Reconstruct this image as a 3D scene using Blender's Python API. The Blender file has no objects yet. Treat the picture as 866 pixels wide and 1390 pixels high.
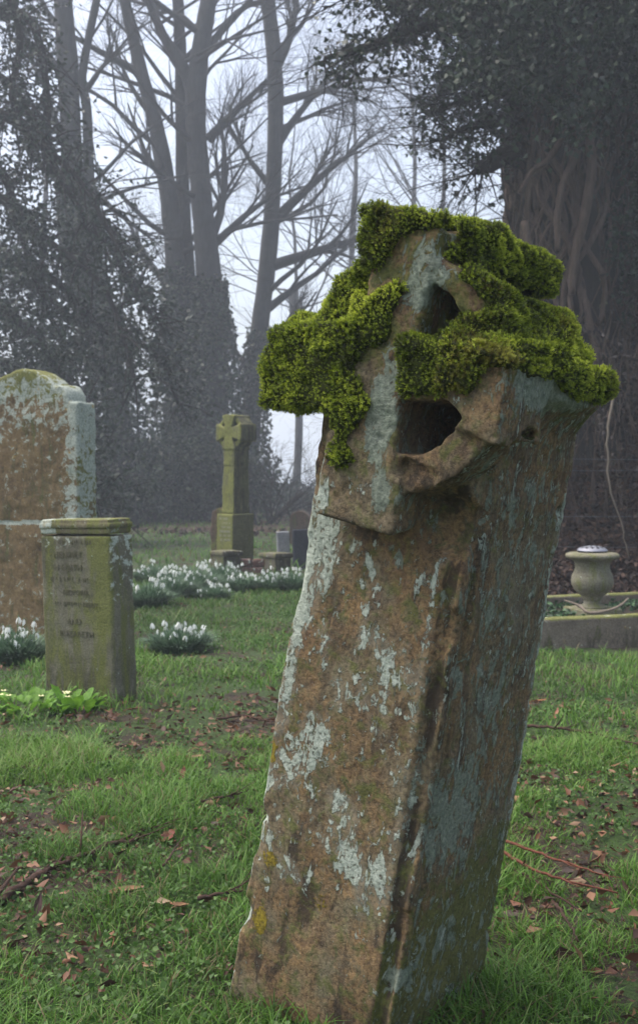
import bpy, math, random
import numpy as np
from mathutils import Vector, Matrix, noise as mnoise

# ------------------------------------------------------------------ camera, world, sun, exposure
SC = bpy.context.scene
COL = SC.collection
CAM_H = 0.90
cam_d = bpy.data.cameras.new('camera')
cam = bpy.data.objects.new('camera', cam_d)
COL.objects.link(cam)
cam.location = (0, 0, CAM_H)
cam.rotation_euler = (math.radians(90), 0, 0)
cam_d.sensor_fit = 'HORIZONTAL'
cam_d.sensor_width = 24.0
cam_d.lens = 1443.0 / 866.0 * 24.0
cam_d.shift_y = -45.0 / 866.0          # the picture continues a little below the photograph's lower edge
cam_d.clip_start = 0.05
cam_d.clip_end = 600
cam_d.dof.use_dof = True
cam_d.dof.focus_distance = 1.62
cam_d.dof.aperture_fstop = 13.0
SC.camera = cam

W = bpy.data.worlds.new("World")
SC.world = W
W.use_nodes = True
wn = W.node_tree
wn.nodes.clear()
sky = wn.nodes.new('ShaderNodeTexSky')
sky.sky_type = 'NISHITA'
sky.sun_disc = False
SUN_EL, SUN_AZ = 64.0, -70.0           # azimuth measured from +Y towards +X
sky.sun_elevation = math.radians(SUN_EL)
sky.sun_rotation = math.radians(SUN_AZ)
sky.air_density = 1.0
sky.dust_density = 6.0
sky.ozone_density = 1.0
bgn = wn.nodes.new('ShaderNodeBackground')
bgn.inputs['Strength'].default_value = 0.15
hs = wn.nodes.new('ShaderNodeHueSaturation')
hs.inputs['Saturation'].default_value = 0.80     # overcast: the cloud layer greys the blue
wo = wn.nodes.new('ShaderNodeOutputWorld')
wn.links.new(sky.outputs[0], hs.inputs['Color'])
wn.links.new(hs.outputs[0], bgn.inputs['Color'])
wn.links.new(bgn.outputs[0], wo.inputs['Surface'])

sun_d = bpy.data.lights.new('sun', 'SUN')
sun_d.energy = 1.3
sun_d.angle = math.radians(90)
sun_d.color = (1.0, 0.95, 0.88)
sun = bpy.data.objects.new('sun', sun_d)
COL.objects.link(sun)
_el, _az = math.radians(SUN_EL), math.radians(SUN_AZ)
_sd = Vector((math.sin(_az) * math.cos(_el), math.cos(_az) * math.cos(_el), math.sin(_el)))
sun.rotation_euler = _sd.to_track_quat('Z', 'Y').to_euler()
sun.location = (0, 0, 30)

SC.view_settings.view_transform = 'Standard'
SC.view_settings.look = 'None'
SC.view_settings.exposure = 1.08
SC.view_settings.gamma = 1.0
SC.render.engine = 'CYCLES'
SC.cycles.use_denoising = True
SC.cycles.max_bounces = 6
SC.cycles.diffuse_bounces = 3
SC.cycles.volume_bounces = 2
SC.cycles.transparent_max_bounces = 8

random.seed(7)
RNG = np.random.default_rng(11)

# ------------------------------------------------------------------ noise helpers (numpy)
_LAT = np.random.default_rng(3).random((8, 32, 32, 32)).astype(np.float32)

def vnoise(P, freq, seed=0):
    """value noise in 0..1 at points P (N,3)"""
    L = _LAT[seed % 8]
    q = P * freq + np.array([seed * 7.31, seed * 3.17, seed * 5.77]) + 1000.0
    i = np.floor(q).astype(np.int32)
    f = (q - i).astype(np.float32)
    f = f * f * (3 - 2 * f)
    i &= 31
    j = (i + 1) & 31
    x0, y0, z0 = i[:, 0], i[:, 1], i[:, 2]
    x1, y1, z1 = j[:, 0], j[:, 1], j[:, 2]
    fx, fy, fz = f[:, 0], f[:, 1], f[:, 2]
    c00 = L[x0, y0, z0] * (1 - fx) + L[x1, y0, z0] * fx
    c10 = L[x0, y1, z0] * (1 - fx) + L[x1, y1, z0] * fx
    c01 = L[x0, y0, z1] * (1 - fx) + L[x1, y0, z1] * fx
    c11 = L[x0, y1, z1] * (1 - fx) + L[x1, y1, z1] * fx
    return (c00 * (1 - fy) + c10 * fy) * (1 - fz) + (c01 * (1 - fy) + c11 * fy) * fz

def fbm(P, freq, octs=4, seed=0, gain=0.5):
    a, s, t = 1.0, 0.0, 0.0
    for o in range(octs):
        s = s + a * vnoise(P, freq * 2.03 ** o, seed + o)
        t += a
        a *= gain
    return s / t

def sstep(a, b, x):
    t = np.clip((x - a) / (b - a), 0, 1)
    return t * t * (3 - 2 * t)

# ------------------------------------------------------------------ mesh helpers
def link_mesh(name, me, mat=None, parent=None, smooth=True):
    o = bpy.data.objects.new(name, me)
    COL.objects.link(o)
    if mat is not None:
        me.materials.append(mat)
    if smooth:
        me.polygons.foreach_set('use_smooth', np.ones(len(me.polygons), dtype=bool))
    if parent is not None:
        o.parent = parent
    return o

def np_mesh(name, V, F, mat=None, parent=None, smooth=True, cols=None):
    """V (N,3), F: array (M,k) or list of such arrays; cols: dict name -> (N,3)/(N,) per-vertex"""
    me = bpy.data.meshes.new(name)
    V = np.asarray(V, dtype=np.float32)
    Fs = F if isinstance(F, list) else [F]
    Fs = [np.asarray(f, dtype=np.int32) for f in Fs if len(f)]
    me.vertices.add(len(V))
    me.vertices.foreach_set('co', V.ravel())
    loops = np.concatenate([f.ravel() for f in Fs])
    starts, off = [], 0
    for f in Fs:
        starts.append(off + np.arange(len(f)) * f.shape[1])
        off += f.size
    starts = np.concatenate(starts)
    me.loops.add(len(loops))
    me.polygons.add(len(starts))
    me.loops.foreach_set('vertex_index', loops)
    me.polygons.foreach_set('loop_start', starts.astype(np.int32))
    me.update(calc_edges=True)
    me.validate()
    if cols:
        for k, c in cols.items():
            c = np.asarray(c, dtype=np.float32)
            if c.ndim == 1:
                c = np.stack([c, c, c], 1)
            at = me.color_attributes.new(k, 'FLOAT_COLOR', 'POINT')
            full = np.ones((len(V), 4), dtype=np.float32)
            full[:, :3] = c
            at.data.foreach_set('color', full.ravel())
    return link_mesh(name, me, mat, parent, smooth)

class MB:
    """collects simple shapes; build() links them as one mesh object"""
    def __init__(self):
        self.V, self.F = [], []
    def add(self, vs, fs):
        n = len(self.V)
        self.V += [tuple(v) for v in vs]
        self.F += [tuple(n + i for i in f) for f in fs]
    def tube(self, pts, rads, n=8, cap=True, jit=0.0):
        pts = [Vector(p) for p in pts]
        k = len(pts)
        if isinstance(rads, (int, float)):
            rads = [rads] * k
        ref = Vector((0.123, 0.456, 0.88)).normalized()
        vs, prev = [], None
        for i, p in enumerate(pts):
            t = (pts[min(i + 1, k - 1)] - pts[max(i - 1, 0)])
            if t.length < 1e-9:
                t = Vector((0, 0, 1))
            t.normalize()
            a = (prev - t * prev.dot(t)) if prev is not None else (ref - t * ref.dot(t))
            if a.length < 1e-5:
                a = Vector((1, 0, 0)) - t * t.x
            a.normalize()
            prev = a
            b = t.cross(a)
            for j in range(n):
                th = 2 * math.pi * j / n
                r = rads[i] * (1 + (random.uniform(-jit, jit) if jit else 0))
                vs.append(p + (a * math.cos(th) + b * math.sin(th)) * r)
        fs = [(i * n + j, i * n + (j + 1) % n, (i + 1) * n + (j + 1) % n, (i + 1) * n + j)
              for i in range(k - 1) for j in range(n)]
        if cap:
            fs.append(tuple(reversed(range(n))))
            fs.append(tuple((k - 1) * n + j for j in range(n)))
        self.add(vs, fs)
    def lathe(self, prof, n=32, cx=0, cy=0):
        vs = [(cx + r * math.cos(2 * math.pi * j / n), cy + r * math.sin(2 * math.pi * j / n), z) for r, z in prof for j in range(n)]
        k = len(prof)
        fs = [(i * n + j, i * n + (j + 1) % n, (i + 1) * n + (j + 1) % n, (i + 1) * n + j) for i in range(k - 1) for j in range(n)]
        fs.append(tuple(reversed(range(n))))
        fs.append(tuple((k - 1) * n + j for j in range(n)))
        self.add(vs, fs)
    def build(self, name, mat, parent=None, smooth=True, cols=None):
        me = bpy.data.meshes.new(name)
        me.from_pydata(self.V, [], self.F)
        me.update()
        return link_mesh(name, me, mat, parent, smooth)

def empty(name, loc=(0, 0, 0), rot=(0, 0, 0)):
    o = bpy.data.objects.new(name, None)
    COL.objects.link(o)
    o.location = loc
    o.rotation_euler = rot
    o.empty_display_size = 0.1
    return o

def tag(o, label=None, cat=None, group=None, kind=None):
    if label: o['label'] = label
    if cat: o['category'] = cat
    if group: o['group'] = group
    if kind: o['kind'] = kind
    return o

def copy_tree(o, parent=None):
    c = o.copy()
    COL.objects.link(c)
    if parent is not None:
        c.parent = parent
    for ch in list(o.children):
        copy_tree(ch, c)
    return c

# ------------------------------------------------------------------ signed-distance stone carving
def grid(lo, hi, h):
    ax = [np.arange(a, b + h, h, dtype=np.float32) for a, b in zip(lo, hi)]
    X, Y, Z = np.meshgrid(*ax, indexing='ij')
    return X, Y, Z

def sdbox(X, Y, Z, c, b, r=0.0):
    qx, qy, qz = np.abs(X - c[0]) - b[0] + r, np.abs(Y - c[1]) - b[1] + r, np.abs(Z - c[2]) - b[2] + r
    out = np.sqrt(np.maximum(qx, 0) ** 2 + np.maximum(qy, 0) ** 2 + np.maximum(qz, 0) ** 2)
    return out + np.minimum(np.maximum(qx, np.maximum(qy, qz)), 0) - r

def smin(a, b, k):
    h = np.maximum(k - np.abs(a - b), 0) / k
    return np.minimum(a, b) - h * h * k * 0.25

def smax(a, b, k):
    return -smin(-a, -b, k)

def surface_nets(f, lo, h):
    """f negative inside -> (verts, quads)"""
    s = f < 0
    nx, ny, nz = f.shape
    c = s[:-1, :-1, :-1].astype(np.int8)
    tot = np.zeros(c.shape, np.int8)
    for dx in (0, 1):
        for dy in (0, 1):
            for dz in (0, 1):
                tot += s[dx:nx - 1 + dx, dy:ny - 1 + dy, dz:nz - 1 + dz]
    act = (tot > 0) & (tot < 8)
    idx = -np.ones(act.shape, np.int32)
    I = np.argwhere(act)
    idx[act] = np.arange(len(I))
    acc = np.zeros((len(I), 3), np.float64)
    cnt = np.zeros(len(I))
    corners = [(dx, dy, dz) for dx in (0, 1) for dy in (0, 1) for dz in (0, 1)]
    val = {k: f[I[:, 0] + k[0], I[:, 1] + k[1], I[:, 2] + k[2]] for k in corners}
    for a in corners:
        for ax in range(3):
            if a[ax] == 1:
                continue
            b = list(a); b[ax] = 1; b = tuple(b)
            va, vb = val[a], val[b]
            m = (va < 0) != (vb < 0)
            t = np.where(m, va / np.where(m, va - vb, 1), 0)
            p = np.array(a, float)[None, :] + np.zeros((len(I), 3))
            p[:, ax] = t
            acc[m] += p[m]
            cnt[m] += 1
    V = np.array(lo)[None, :] + (I + acc / cnt[:, None]) * h
    quads = []
    for ax in range(3):
        u, v = (ax + 1) % 3, (ax + 2) % 3
        sl0 = [slice(None)] * 3; sl1 = [slice(None)] * 3
        sl0[ax] = slice(0, -1); sl1[ax] = slice(1, None)
        d = s[tuple(sl0)] != s[tuple(sl1)]
        E = np.argwhere(d)
        ok = (E[:, u] > 0) & (E[:, v] > 0) & (E[:, u] < f.shape[u] - 1) & (E[:, v] < f.shape[v] - 1)
        E = E[ok]
        inside0 = s[E[:, 0], E[:, 1], E[:, 2]]
        def cell(du, dv):
            G = E.copy(); G[:, u] -= du; G[:, v] -= dv
            return idx[G[:, 0], G[:, 1], G[:, 2]]
        q = np.stack([cell(1, 1), cell(0, 1), cell(0, 0), cell(1, 0)], 1)
        q[~inside0] = q[~inside0][:, ::-1]
        quads.append(q)
    return V.astype(np.float32), np.concatenate(quads)

def grid_sample(f, lo, h, P):
    """trilinear lookup of a grid at points"""
    q = (P - np.array(lo)) / h
    q = np.clip(q, 0, np.array(f.shape) - 1.001)
    i = q.astype(np.int32); t = q - i
    r = 0
    for dx in (0, 1):
        for dy in (0, 1):
            for dz in (0, 1):
                w = (t[:, 0] if dx else 1 - t[:, 0]) * (t[:, 1] if dy else 1 - t[:, 1]) * (t[:, 2] if dz else 1 - t[:, 2])
                r = r + w * f[i[:, 0] + dx, i[:, 1] + dy, i[:, 2] + dz]
    return r

def grad_grid(f, h, lo, P):
    e = h
    g = np.stack([grid_sample(f, lo, h, P + np.eye(3)[a] * e) - grid_sample(f, lo, h, P - np.eye(3)[a] * e) for a in range(3)], 1)
    return g / (np.linalg.norm(g, axis=1, keepdims=True) + 1e-9)

def gnoise(shape, lo, h, freq, seed):
    """noise on a full grid, computed coarse then upsampled by separable cubic-ish interpolation"""
    nx, ny, nz = shape
    out = None
    L = _LAT[seed % 8]
    def axis(n, o):
        q = (o + np.arange(n) * h) * freq + 1000.0 + seed * 5.3
        i = np.floor(q).astype(int); t = q - i; t = t * t * (3 - 2 * t)
        return i & 31, (i + 1) & 31, t.astype(np.float32)
    ix, jx, tx = axis(nx, lo[0]); iy, jy, ty = axis(ny, lo[1]); iz, jz, tz = axis(nz, lo[2])
    A = L[ix] * (1 - tx)[:, None, None] + L[jx] * tx[:, None, None]
    A = A[:, iy] * (1 - ty)[None, :, None] + A[:, jy] * ty[None, :, None]
    A = A[:, :, iz] * (1 - tz)[None, None, :] + A[:, :, jz] * tz[None, None, :]
    return A

# ------------------------------------------------------------------ material helpers
class NT:
    def __init__(self, name):
        self.m = bpy.data.materials.new(name)
        self.m.use_nodes = True
        self.t = self.m.node_tree
        self.t.nodes.clear()
        self.out = self.t.nodes.new('ShaderNodeOutputMaterial')
        self.b = self.t.nodes.new('ShaderNodeBsdfPrincipled')
        self.t.links.new(self.b.outputs[0], self.out.inputs['Surface'])
        self.b.inputs['Roughness'].default_value = 0.85
        self.b.inputs['Specular IOR Level'].default_value = 0.3
    def n(self, typ, **kw):
        nd = self.t.nodes.new(typ)
        for k, v in kw.items():
            setattr(nd, k, v)
        return nd
    def L(self, a, b):
        self.t.links.new(a, b)
    def coords(self, scale=1.0, kind='Object', rnd=False):
        tc = self.n('ShaderNodeTexCoord')
        mp = self.n('ShaderNodeMapping')
        mp.inputs['Scale'].default_value = scale if isinstance(scale, (tuple, list)) else (scale,) * 3
        self.L(tc.outputs[kind], mp.inputs['Vector'])
        if rnd:
            oi = self.n('ShaderNodeObjectInfo')
            mu = self.n('ShaderNodeMath', operation='MULTIPLY')
            self.L(oi.outputs['Random'], mu.inputs[0]); mu.inputs[1].default_value = 37.0
            self.L(mu.outputs[0], mp.inputs['Location'])
        return mp.outputs[0]
    def noise(self, vec, scale, detail=6, rough=0.6, dist=0.0):
        nd = self.n('ShaderNodeTexNoise')
        nd.inputs['Scale'].default_value = scale
        nd.inputs['Detail'].default_value = detail
        nd.inputs['Roughness'].default_value = rough
        nd.inputs['Distortion'].default_value = dist
        if vec is not None: self.L(vec, nd.inputs['Vector'])
        return nd.outputs['Fac']
    def voro(self, vec, scale, feature='F1', rnd=1.0):
        nd = self.n('ShaderNodeTexVoronoi', feature=feature)
        nd.inputs['Scale'].default_value = scale
        nd.inputs['Randomness'].default_value = rnd
        self.L(vec, nd.inputs['Vector'])
        return nd.outputs['Distance']
    def math(self, op, a, b=None, c=None, clamp=False):
        nd = self.n('ShaderNodeMath', operation=op)
        nd.use_clamp = clamp
        for i, x in enumerate((a, b, c)):
            if x is None: continue
            if isinstance(x, (int, float)): nd.inputs[i].default_value = x
            else: self.L(x, nd.inputs[i])
        return nd.outputs[0]
    def ramp01(self, x, lo, hi):
        nd = self.n('ShaderNodeMapRange', interpolation_type='SMOOTHSTEP')
        self.L(x, nd.inputs['Value'])
        nd.inputs['From Min'].default_value = lo
        nd.inputs['From Max'].default_value = hi
        return nd.outputs[0]
    def ramp(self, x, stops):
        nd = self.n('ShaderNodeValToRGB')
        self.L(x, nd.inputs[0])
        e = nd.color_ramp.elements
        while len(e) < len(stops): e.new(0.5)
        for k, (p, c) in enumerate(stops):
            e[k].position = p
            e[k].color = (*c, 1)
        return nd.outputs[0]
    def mix(self, f, a, b, mode='MIX'):
        nd = self.n('ShaderNodeMix', data_type='RGBA', blend_type=mode)
        for s, x in ((nd.inputs[0], f), (nd.inputs[6], a), (nd.inputs[7], b)):
            if isinstance(x, (int, float)): s.default_value = x
            elif isinstance(x, tuple): s.default_value = (*x, 1)
            else: self.L(x, s)
        return nd.outputs[2]
    def attr(self, name):
        nd = self.n('ShaderNodeAttribute', attribute_name=name)
        return nd
    def sep(self, col):
        nd = self.n('ShaderNodeSeparateColor')
        self.L(col, nd.inputs[0])
        return nd.outputs
    def color(self, c):
        s = self.b.inputs['Base Color']
        if isinstance(c, tuple): s.default_value = (*c, 1)
        else: self.L(c, s)
    def bump(self, h, dist=0.005, strength=1.0, prev=None):
        nd = self.n('ShaderNodeBump')
        nd.inputs['Distance'].default_value = dist
        nd.inputs['Strength'].default_value = strength
        self.L(h, nd.inputs['Height'])
        if prev is not None: self.L(prev, nd.inputs['Normal'])
        self.L(nd.outputs[0], self.b.inputs['Normal'])
        return nd.outputs[0]
    def translucent(self, col, fac=0.35):
        tr = self.n('ShaderNodeBsdfTranslucent')
        if isinstance(col, tuple): tr.inputs[0].default_value = (*col, 1)
        else: self.L(col, tr.inputs[0])
        mx = self.n('ShaderNodeMixShader')
        mx.inputs[0].default_value = fac
        self.L(self.b.outputs[0], mx.inputs[1]); self.L(tr.outputs[0], mx.inputs[2])
        self.L(mx.outputs[0], self.out.inputs['Surface'])
# ------------------------------------------------------------------ placing helper: a point of the ground plane or of a plane at depth Y
def at(px, py, Y):
    return Vector(((px - 433) / 1443.0 * Y, Y, CAM_H - (py - 650) / 1443.0 * Y))

def ground_h(x, y):
    """terrain height"""
    x = np.asarray(x, dtype=np.float64); y = np.asarray(y, dtype=np.float64)
    sh = x.shape
    P = np.stack([x.ravel(), y.ravel(), 0 * x.ravel()], 1)
    z = 0.05 * (vnoise(P, 0.9, 1) - .5) + 0.035 * (vnoise(P, 2.7, 2) - .5) + 0.014 * (vnoise(P, 8, 3) - .5)
    r = np.sqrt((P[:, 0] + 0.03) ** 2 + (P[:, 1] - 1.8) ** 2)
    z = z * sstep(0.2, 1.2, r) 
    z = z + 0.25 * (vnoise(P, 0.13, 4) - .5) * sstep(9, 20, P[:, 1])
    # bank on the right behind the kerbed plot
    u = P[:, 1] - 7.45 - 0.10 * np.abs(P[:, 0] - 2.2)
    rx = sstep(0.75, 1.5, P[:, 0] - 0.04 * (P[:, 1] - 8)) * sstep(19, 12.5, P[:, 1])
    z = z + rx * (1.55 * sstep(0.0, 2.6, u) + 0.12 * (vnoise(P, 2.2, 5) - .5) * sstep(0, .6, u))
    # behind the far trees the ground falls away
    z = z - 0.9 * sstep(30, 46, P[:, 1])
    return z.reshape(sh)

def gz(x, y):
    return float(ground_h(np.array([x]), np.array([y]))[0])

def build_ground():
    xs = np.concatenate([np.linspace(-140, -12, 26)[:-1], np.linspace(-12, -2.5, 70)[:-1], np.linspace(-2.5, 3.0, 260), np.linspace(3.0, 12, 70)[1:], np.linspace(12, 140, 26)[1:]])
    ys = np.concatenate([np.linspace(-12, 0.8, 20)[:-1], np.linspace(0.8, 7, 240)[:-1], np.linspace(7, 14, 130)[:-1], np.linspace(14, 50, 90)[:-1], np.linspace(50, 380, 30)])
    X, Y = np.meshgrid(xs, ys, indexing='ij')
    Z = ground_h(X, Y)
    V = np.stack([X, Y, Z], -1).reshape(-1, 3)
    ny = len(ys)
    i, j = np.meshgrid(np.arange(len(xs) - 1), np.arange(ny - 1), indexing='ij')
    a = (i * ny + j).ravel()
    F = np.stack([a, a + ny, a + ny + 1, a + 1], 1)
    bank = sstep(0.9, 1.4, V[:, 0]) * sstep(7.3, 7.7, V[:, 1]) * sstep(16, 12.5, V[:, 1])
    tb = sstep(17, 21, V[:, 1] + 3 * (vnoise(V, .5, 3) - .5)) * sstep(34, 30, V[:, 1]) * 0.7
    litter = np.maximum(bank, tb)
    M = NT('turf_soil')
    co = M.coords(1.0)
    s = M.sep(M.attr('litter').outputs['Color'])
    n1 = M.noise(co, 3.0, 6, .6); n2 = M.noise(co, 28, 6, .7); n3 = M.noise(co, 110, 4, .7)
    soil = M.ramp(n2, [(.3, (.016, .011, .008)), (.5, (.04, .026, .016)), (.7, (.075, .045, .026))])
    moss = M.ramp(n3, [(.3, (.014, .030, .006)), (.6, (.045, .085, .016)), (.8, (.07, .12, .025))])
    g = M.ramp01(M.math('ADD', n1, M.math('MULTIPLY', M.math('SUBTRACT', n2, .5), .8)), .40, .52)
    c = M.mix(g, soil, moss)
    lit = M.ramp(n3, [(.3, (.02, .012, .009)), (.5, (.05, .028, .018)), (.7, (.10, .055, .032))])
    c = M.mix(M.ramp01(M.math('ADD', s[0], M.math('MULTIPLY', M.math('SUBTRACT', n2, .5), .5)), .35, .6), c, lit)
    M.color(c)
    M.bump(M.math('ADD', n2, M.math('MULTIPLY', n3, .5)), .02, 1)
    o = np_mesh('ground', V, F, M.m, None, True, {'litter': litter})
    tag(o, kind='structure')
build_ground()

# ------------------------------------------------------------------ foliage helpers
def leaf_mat(name, stops, transl=.25, rough=.55, brown=None, spec=.35):
    M = NT(name)
    s = M.sep(M.attr('tint').outputs['Color'])
    c = M.ramp(s[0], stops)
    if brown: c = M.mix(s[1], c, brown)
    M.color(c)
    M.b.inputs['Roughness'].default_value = rough
    M.b.inputs['Specular IOR Level'].default_value = spec
    if transl: M.translucent(c, transl)
    return M.m

def unit(v):
    return v / (np.linalg.norm(v, axis=-1, keepdims=True) + 1e-9)

def leaves_geo(P, L, Wd, dirs, rng, fold=.25):
    """one pointed leaf (4 triangles sharing a midrib) per point: returns verts (N*5), tris"""
    n = len(P)
    d = unit(dirs)
    r = unit(rng.normal(size=(n, 3)))
    side = unit(np.cross(d, r))
    nn = np.cross(side, d)
    L = np.broadcast_to(np.asarray(L).reshape(-1, 1), (n, 1)); Wd = np.broadcast_to(np.asarray(Wd).reshape(-1, 1), (n, 1))
    v0 = P
    v1 = P + d * L * .42 + side * Wd * .5 + nn * Wd * fold
    v2 = P + d * L * .42 - side * Wd * .5 + nn * Wd * fold
    v3 = P + d * L
    v4 = P + d * L * .45
    V = np.stack([v0, v1, v4, v2, v3], 1).reshape(-1, 3)
    b = (np.arange(n) * 5)[:, None]
    F = np.concatenate([b + np.array([[0, 1, 2]]), b + np.array([[1, 4, 2]]), b + np.array([[0, 2, 3]]), b + np.array([[2, 4, 3]])])
    return V, F

def leaf_object(name, P, L, Wd, dirs, mat, parent, rng, brown=0.0, tint=None):
    V, F = leaves_geo(P, L, Wd, dirs, rng)
    t = rng.random(len(P)) if tint is None else tint
    b = (rng.random(len(P)) < brown).astype(float)
    T = np.stack([np.repeat(t, 5), np.repeat(b, 5), np.repeat(rng.random(len(P)), 5)], 1)
    return np_mesh(name, V, F, mat, parent, False, {'tint': T})

# ------------------------------------------------------------------ grass, one sheet of blades
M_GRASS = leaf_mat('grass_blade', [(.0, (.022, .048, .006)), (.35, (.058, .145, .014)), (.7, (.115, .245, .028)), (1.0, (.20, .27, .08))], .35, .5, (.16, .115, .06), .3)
STONE_SPOTS = [(-0.03 + .17, 1.75 + .12, .20)]

def blades(n, sampler, hgt, wid, seed, name, keepfn):
    rng = np.random.default_rng(seed)
    X, Y = sampler(rng, n)
    P = np.stack([X, Y, 0 * X], 1)
    dens = fbm(P, 1.6, 3, 2) * .55 + fbm(P, 6, 2, 5) * .45
    keep = (rng.random(n) < sstep(.39, .54, dens) * .90 + .09) & keepfn(X, Y, rng)
    # no grass inside the standing stone
    c, s = math.cos(.6543), math.sin(.6543)
    lx = (X + .03) * c - (Y - 1.75) * s; ly = (X + .03) * s + (Y - 1.75) * c
    keep &= ~((np.abs(lx) < .15) & (ly > .005) & (ly < .31))
    X, Y, P, dens = X[keep], Y[keep], P[keep], dens[keep]
    m = len(X)
    straw = rng.random(m) < .09
    Z = ground_h(X, Y) - .004
    tall = vnoise(P, 3.3, 6)
    H = hgt * (0.35 + .9 * rng.random(m) ** 1.5) * (.55 + .9 * tall) * (.5 + .8 * sstep(.4, .65, dens))
    az = rng.random(m) * 6.283 + 2.5 * (vnoise(P, 2.0, 7) - .5)
    bend = (.35 + .9 * rng.random(m))
    w = wid * (.6 + .8 * rng.random(m))
    D = np.stack([np.cos(az), np.sin(az), 0 * az], 1)
    S = np.stack([-np.sin(az), np.cos(az), 0 * az], 1)
    base = np.stack([X, Y, Z], 1)
    up = np.array([[0, 0, 1.0]])
    def pt(t):
        return base + D * (H * bend * t ** 1.8)[:, None] + up * (H * (t - .32 * bend * t * t))[:, None]
    p0, p1, p2, p3 = pt(np.float64(0)), pt(.40), pt(.75), pt(1.0)
    a = S * w[:, None] * .5
    V = np.stack([p0 - a, p0 + a, p1 - a * .9, p1 + a * .9, p2 - a * .6, p2 + a * .6, p3], 1).reshape(-1, 3)
    b = (np.arange(m) * 7)[:, None]
    Q = np.concatenate([b + np.array([[0, 1, 3, 2]]), b + np.array([[2, 3, 5, 4]])])
    T3 = b + np.array([[4, 5, 6]])
    tt = np.clip(.18 + .42 * rng.random(m) + .5 * (vnoise(P, 1.4, 4) - .4) + .2 * (tall - .5), 0, 1)
    tt = np.where(rng.random(m) < .05, .95, tt)
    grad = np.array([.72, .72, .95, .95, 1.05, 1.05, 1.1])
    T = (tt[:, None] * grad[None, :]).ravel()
    B = np.repeat(straw.astype(float) * .85, 7)
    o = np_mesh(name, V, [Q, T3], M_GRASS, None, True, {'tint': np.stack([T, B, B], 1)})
    tag(o, kind='stuff')
    return o

def in_plot(X, Y):
    return (X > 0.85) & (Y > 5.55) & (Y < 7.6)
def keepfn(X, Y, rng):
    k = ~in_plot(X, Y)
    bank = (X > 0.95) & (Y > 7.3)
    k &= ~bank
    k &= ~((Y > 17) & (rng.random(len(X)) < .5))
    return k
def samp(y0, y1, pad, p=1.0):
    def f(rng, n):
        Y = y0 + (y1 - y0) * rng.random(n) ** p
        hwid = .32 * Y + pad
        return (rng.random(n) * 2 - 1) * hwid, Y
    return f
g1 = blades(120000, samp(1.15, 3.6, .45, .85), .052, .0028, 21, 'grass', keepfn)
g2 = blades(100000, samp(3.6, 9.5, .6, .8), .060, .0044, 22, 'grass', keepfn)
g3 = blades(50000, samp(9.5, 30, 1.5, .8), .10, .014, 23, 'grass', keepfn)

# ------------------------------------------------------------------ low clover and moss between the blades
def build_clover():
    rng = np.random.default_rng(31)
    n = 60000
    Y = 1.3 + 6.5 * rng.random(n) ** 1.0
    X = (rng.random(n) * 2 - 1) * (.32 * Y + .4)
    P = np.stack([X, Y, 0 * X], 1)
    k = (vnoise(P, 2.1, 5) * .6 + vnoise(P, 9, 1) * .4 > .50) & ~in_plot(X, Y) & ~((X > .95) & (Y > 7.3))
    P = P[k]
    P[:, 2] = ground_h(P[:, 0], P[:, 1]) + .006 + .02 * rng.random(len(P))
    d = rng.normal(size=P.shape); d[:, 2] = np.abs(d[:, 2]) * .4
    m = leaf_mat('clover_leaf', [(0, (.03, .07, .012)), (.6, (.07, .15, .03)), (1, (.11, .20, .05))], .3)
    L = .007 + .009 * rng.random(len(P))
    o = leaf_object('clover', P, L, L * .8, d, m, None, rng)
    tag(o, kind='stuff')
build_clover()

# ------------------------------------------------------------------ fallen leaves and crumbs of litter
M_LITTER = leaf_mat('dead_leaf', [(0, (.028, .014, .010)), (.4, (.085, .036, .020)), (.7, (.15, .062, .030)), (.92, (.23, .13, .07)), (1, (.30, .22, .14))], .08, .6)
def build_litter():
    rng = np.random.default_rng(41)
    def patch(n, y0, y1, thr):
        Y = y0 + (y1 - y0) * rng.random(n) ** .9
        X = (rng.random(n) * 2 - 1) * (.32 * Y + .4)
        P = np.stack([X, Y, 0 * X], 1)
        dens = fbm(P, 1.6, 3, 2) * .55 + fbm(P, 6, 2, 5) * .45
        k = (rng.random(n) < sstep(thr + .12, thr - .08, dens) * .9 + .03) & ~in_plot(X, Y)
        return P[k]
    P = np.concatenate([patch(20000, 1.3, 4.2, .46), patch(11000, 4.2, 10, .44), patch(2500, 10, 20, .45)])
    P[:, 2] = ground_h(P[:, 0], P[:, 1]) + .004 + .014 * rng.random(len(P))
    d = rng.normal(size=P.shape); d[:, 2] *= .35
    L = (.008 + .034 * rng.random(len(P)) ** 2.6)
    o = leaf_object('leaf_litter', P, L, L * (.35 + .3 * rng.random(len(P))), d, M_LITTER, None, rng)
    tag(o, kind='stuff')
    # thick litter on the bank and under the far trees
    n = 60000
    Y = 7.35 + 4.2 * rng.random(n); X = .9 + 3.8 * rng.random(n)
    P = np.stack([X, Y, 0 * X], 1)
    P2 = np.stack([(rng.random(14000) * 2 - 1) * 8 - 1, 17 + 13 * rng.random(14000), np.zeros(14000)], 1)
    k = vnoise(P2, .6, 3) > .45
    P = np.concatenate([P, P2[k]])
    P[:, 2] = ground_h(P[:, 0], P[:, 1]) + .01 + .05 * rng.random(len(P))
    d = rng.normal(size=P.shape); d[:, 2] *= .6
    L = .03 + .045 * rng.random(len(P))
    L[P[:, 1] > 16] *= 2
    mb_ = leaf_mat('dark_dead_leaf', [(0, (.012, .007, .006)), (.5, (.035, .018, .013)), (.85, (.065, .034, .022)), (1, (.13, .075, .05))], .05, .7)
    o = leaf_object('leaf_litter', P, L, L * .5, d, mb_, None, rng)
    tag(o, kind='stuff')
build_litter()
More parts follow.
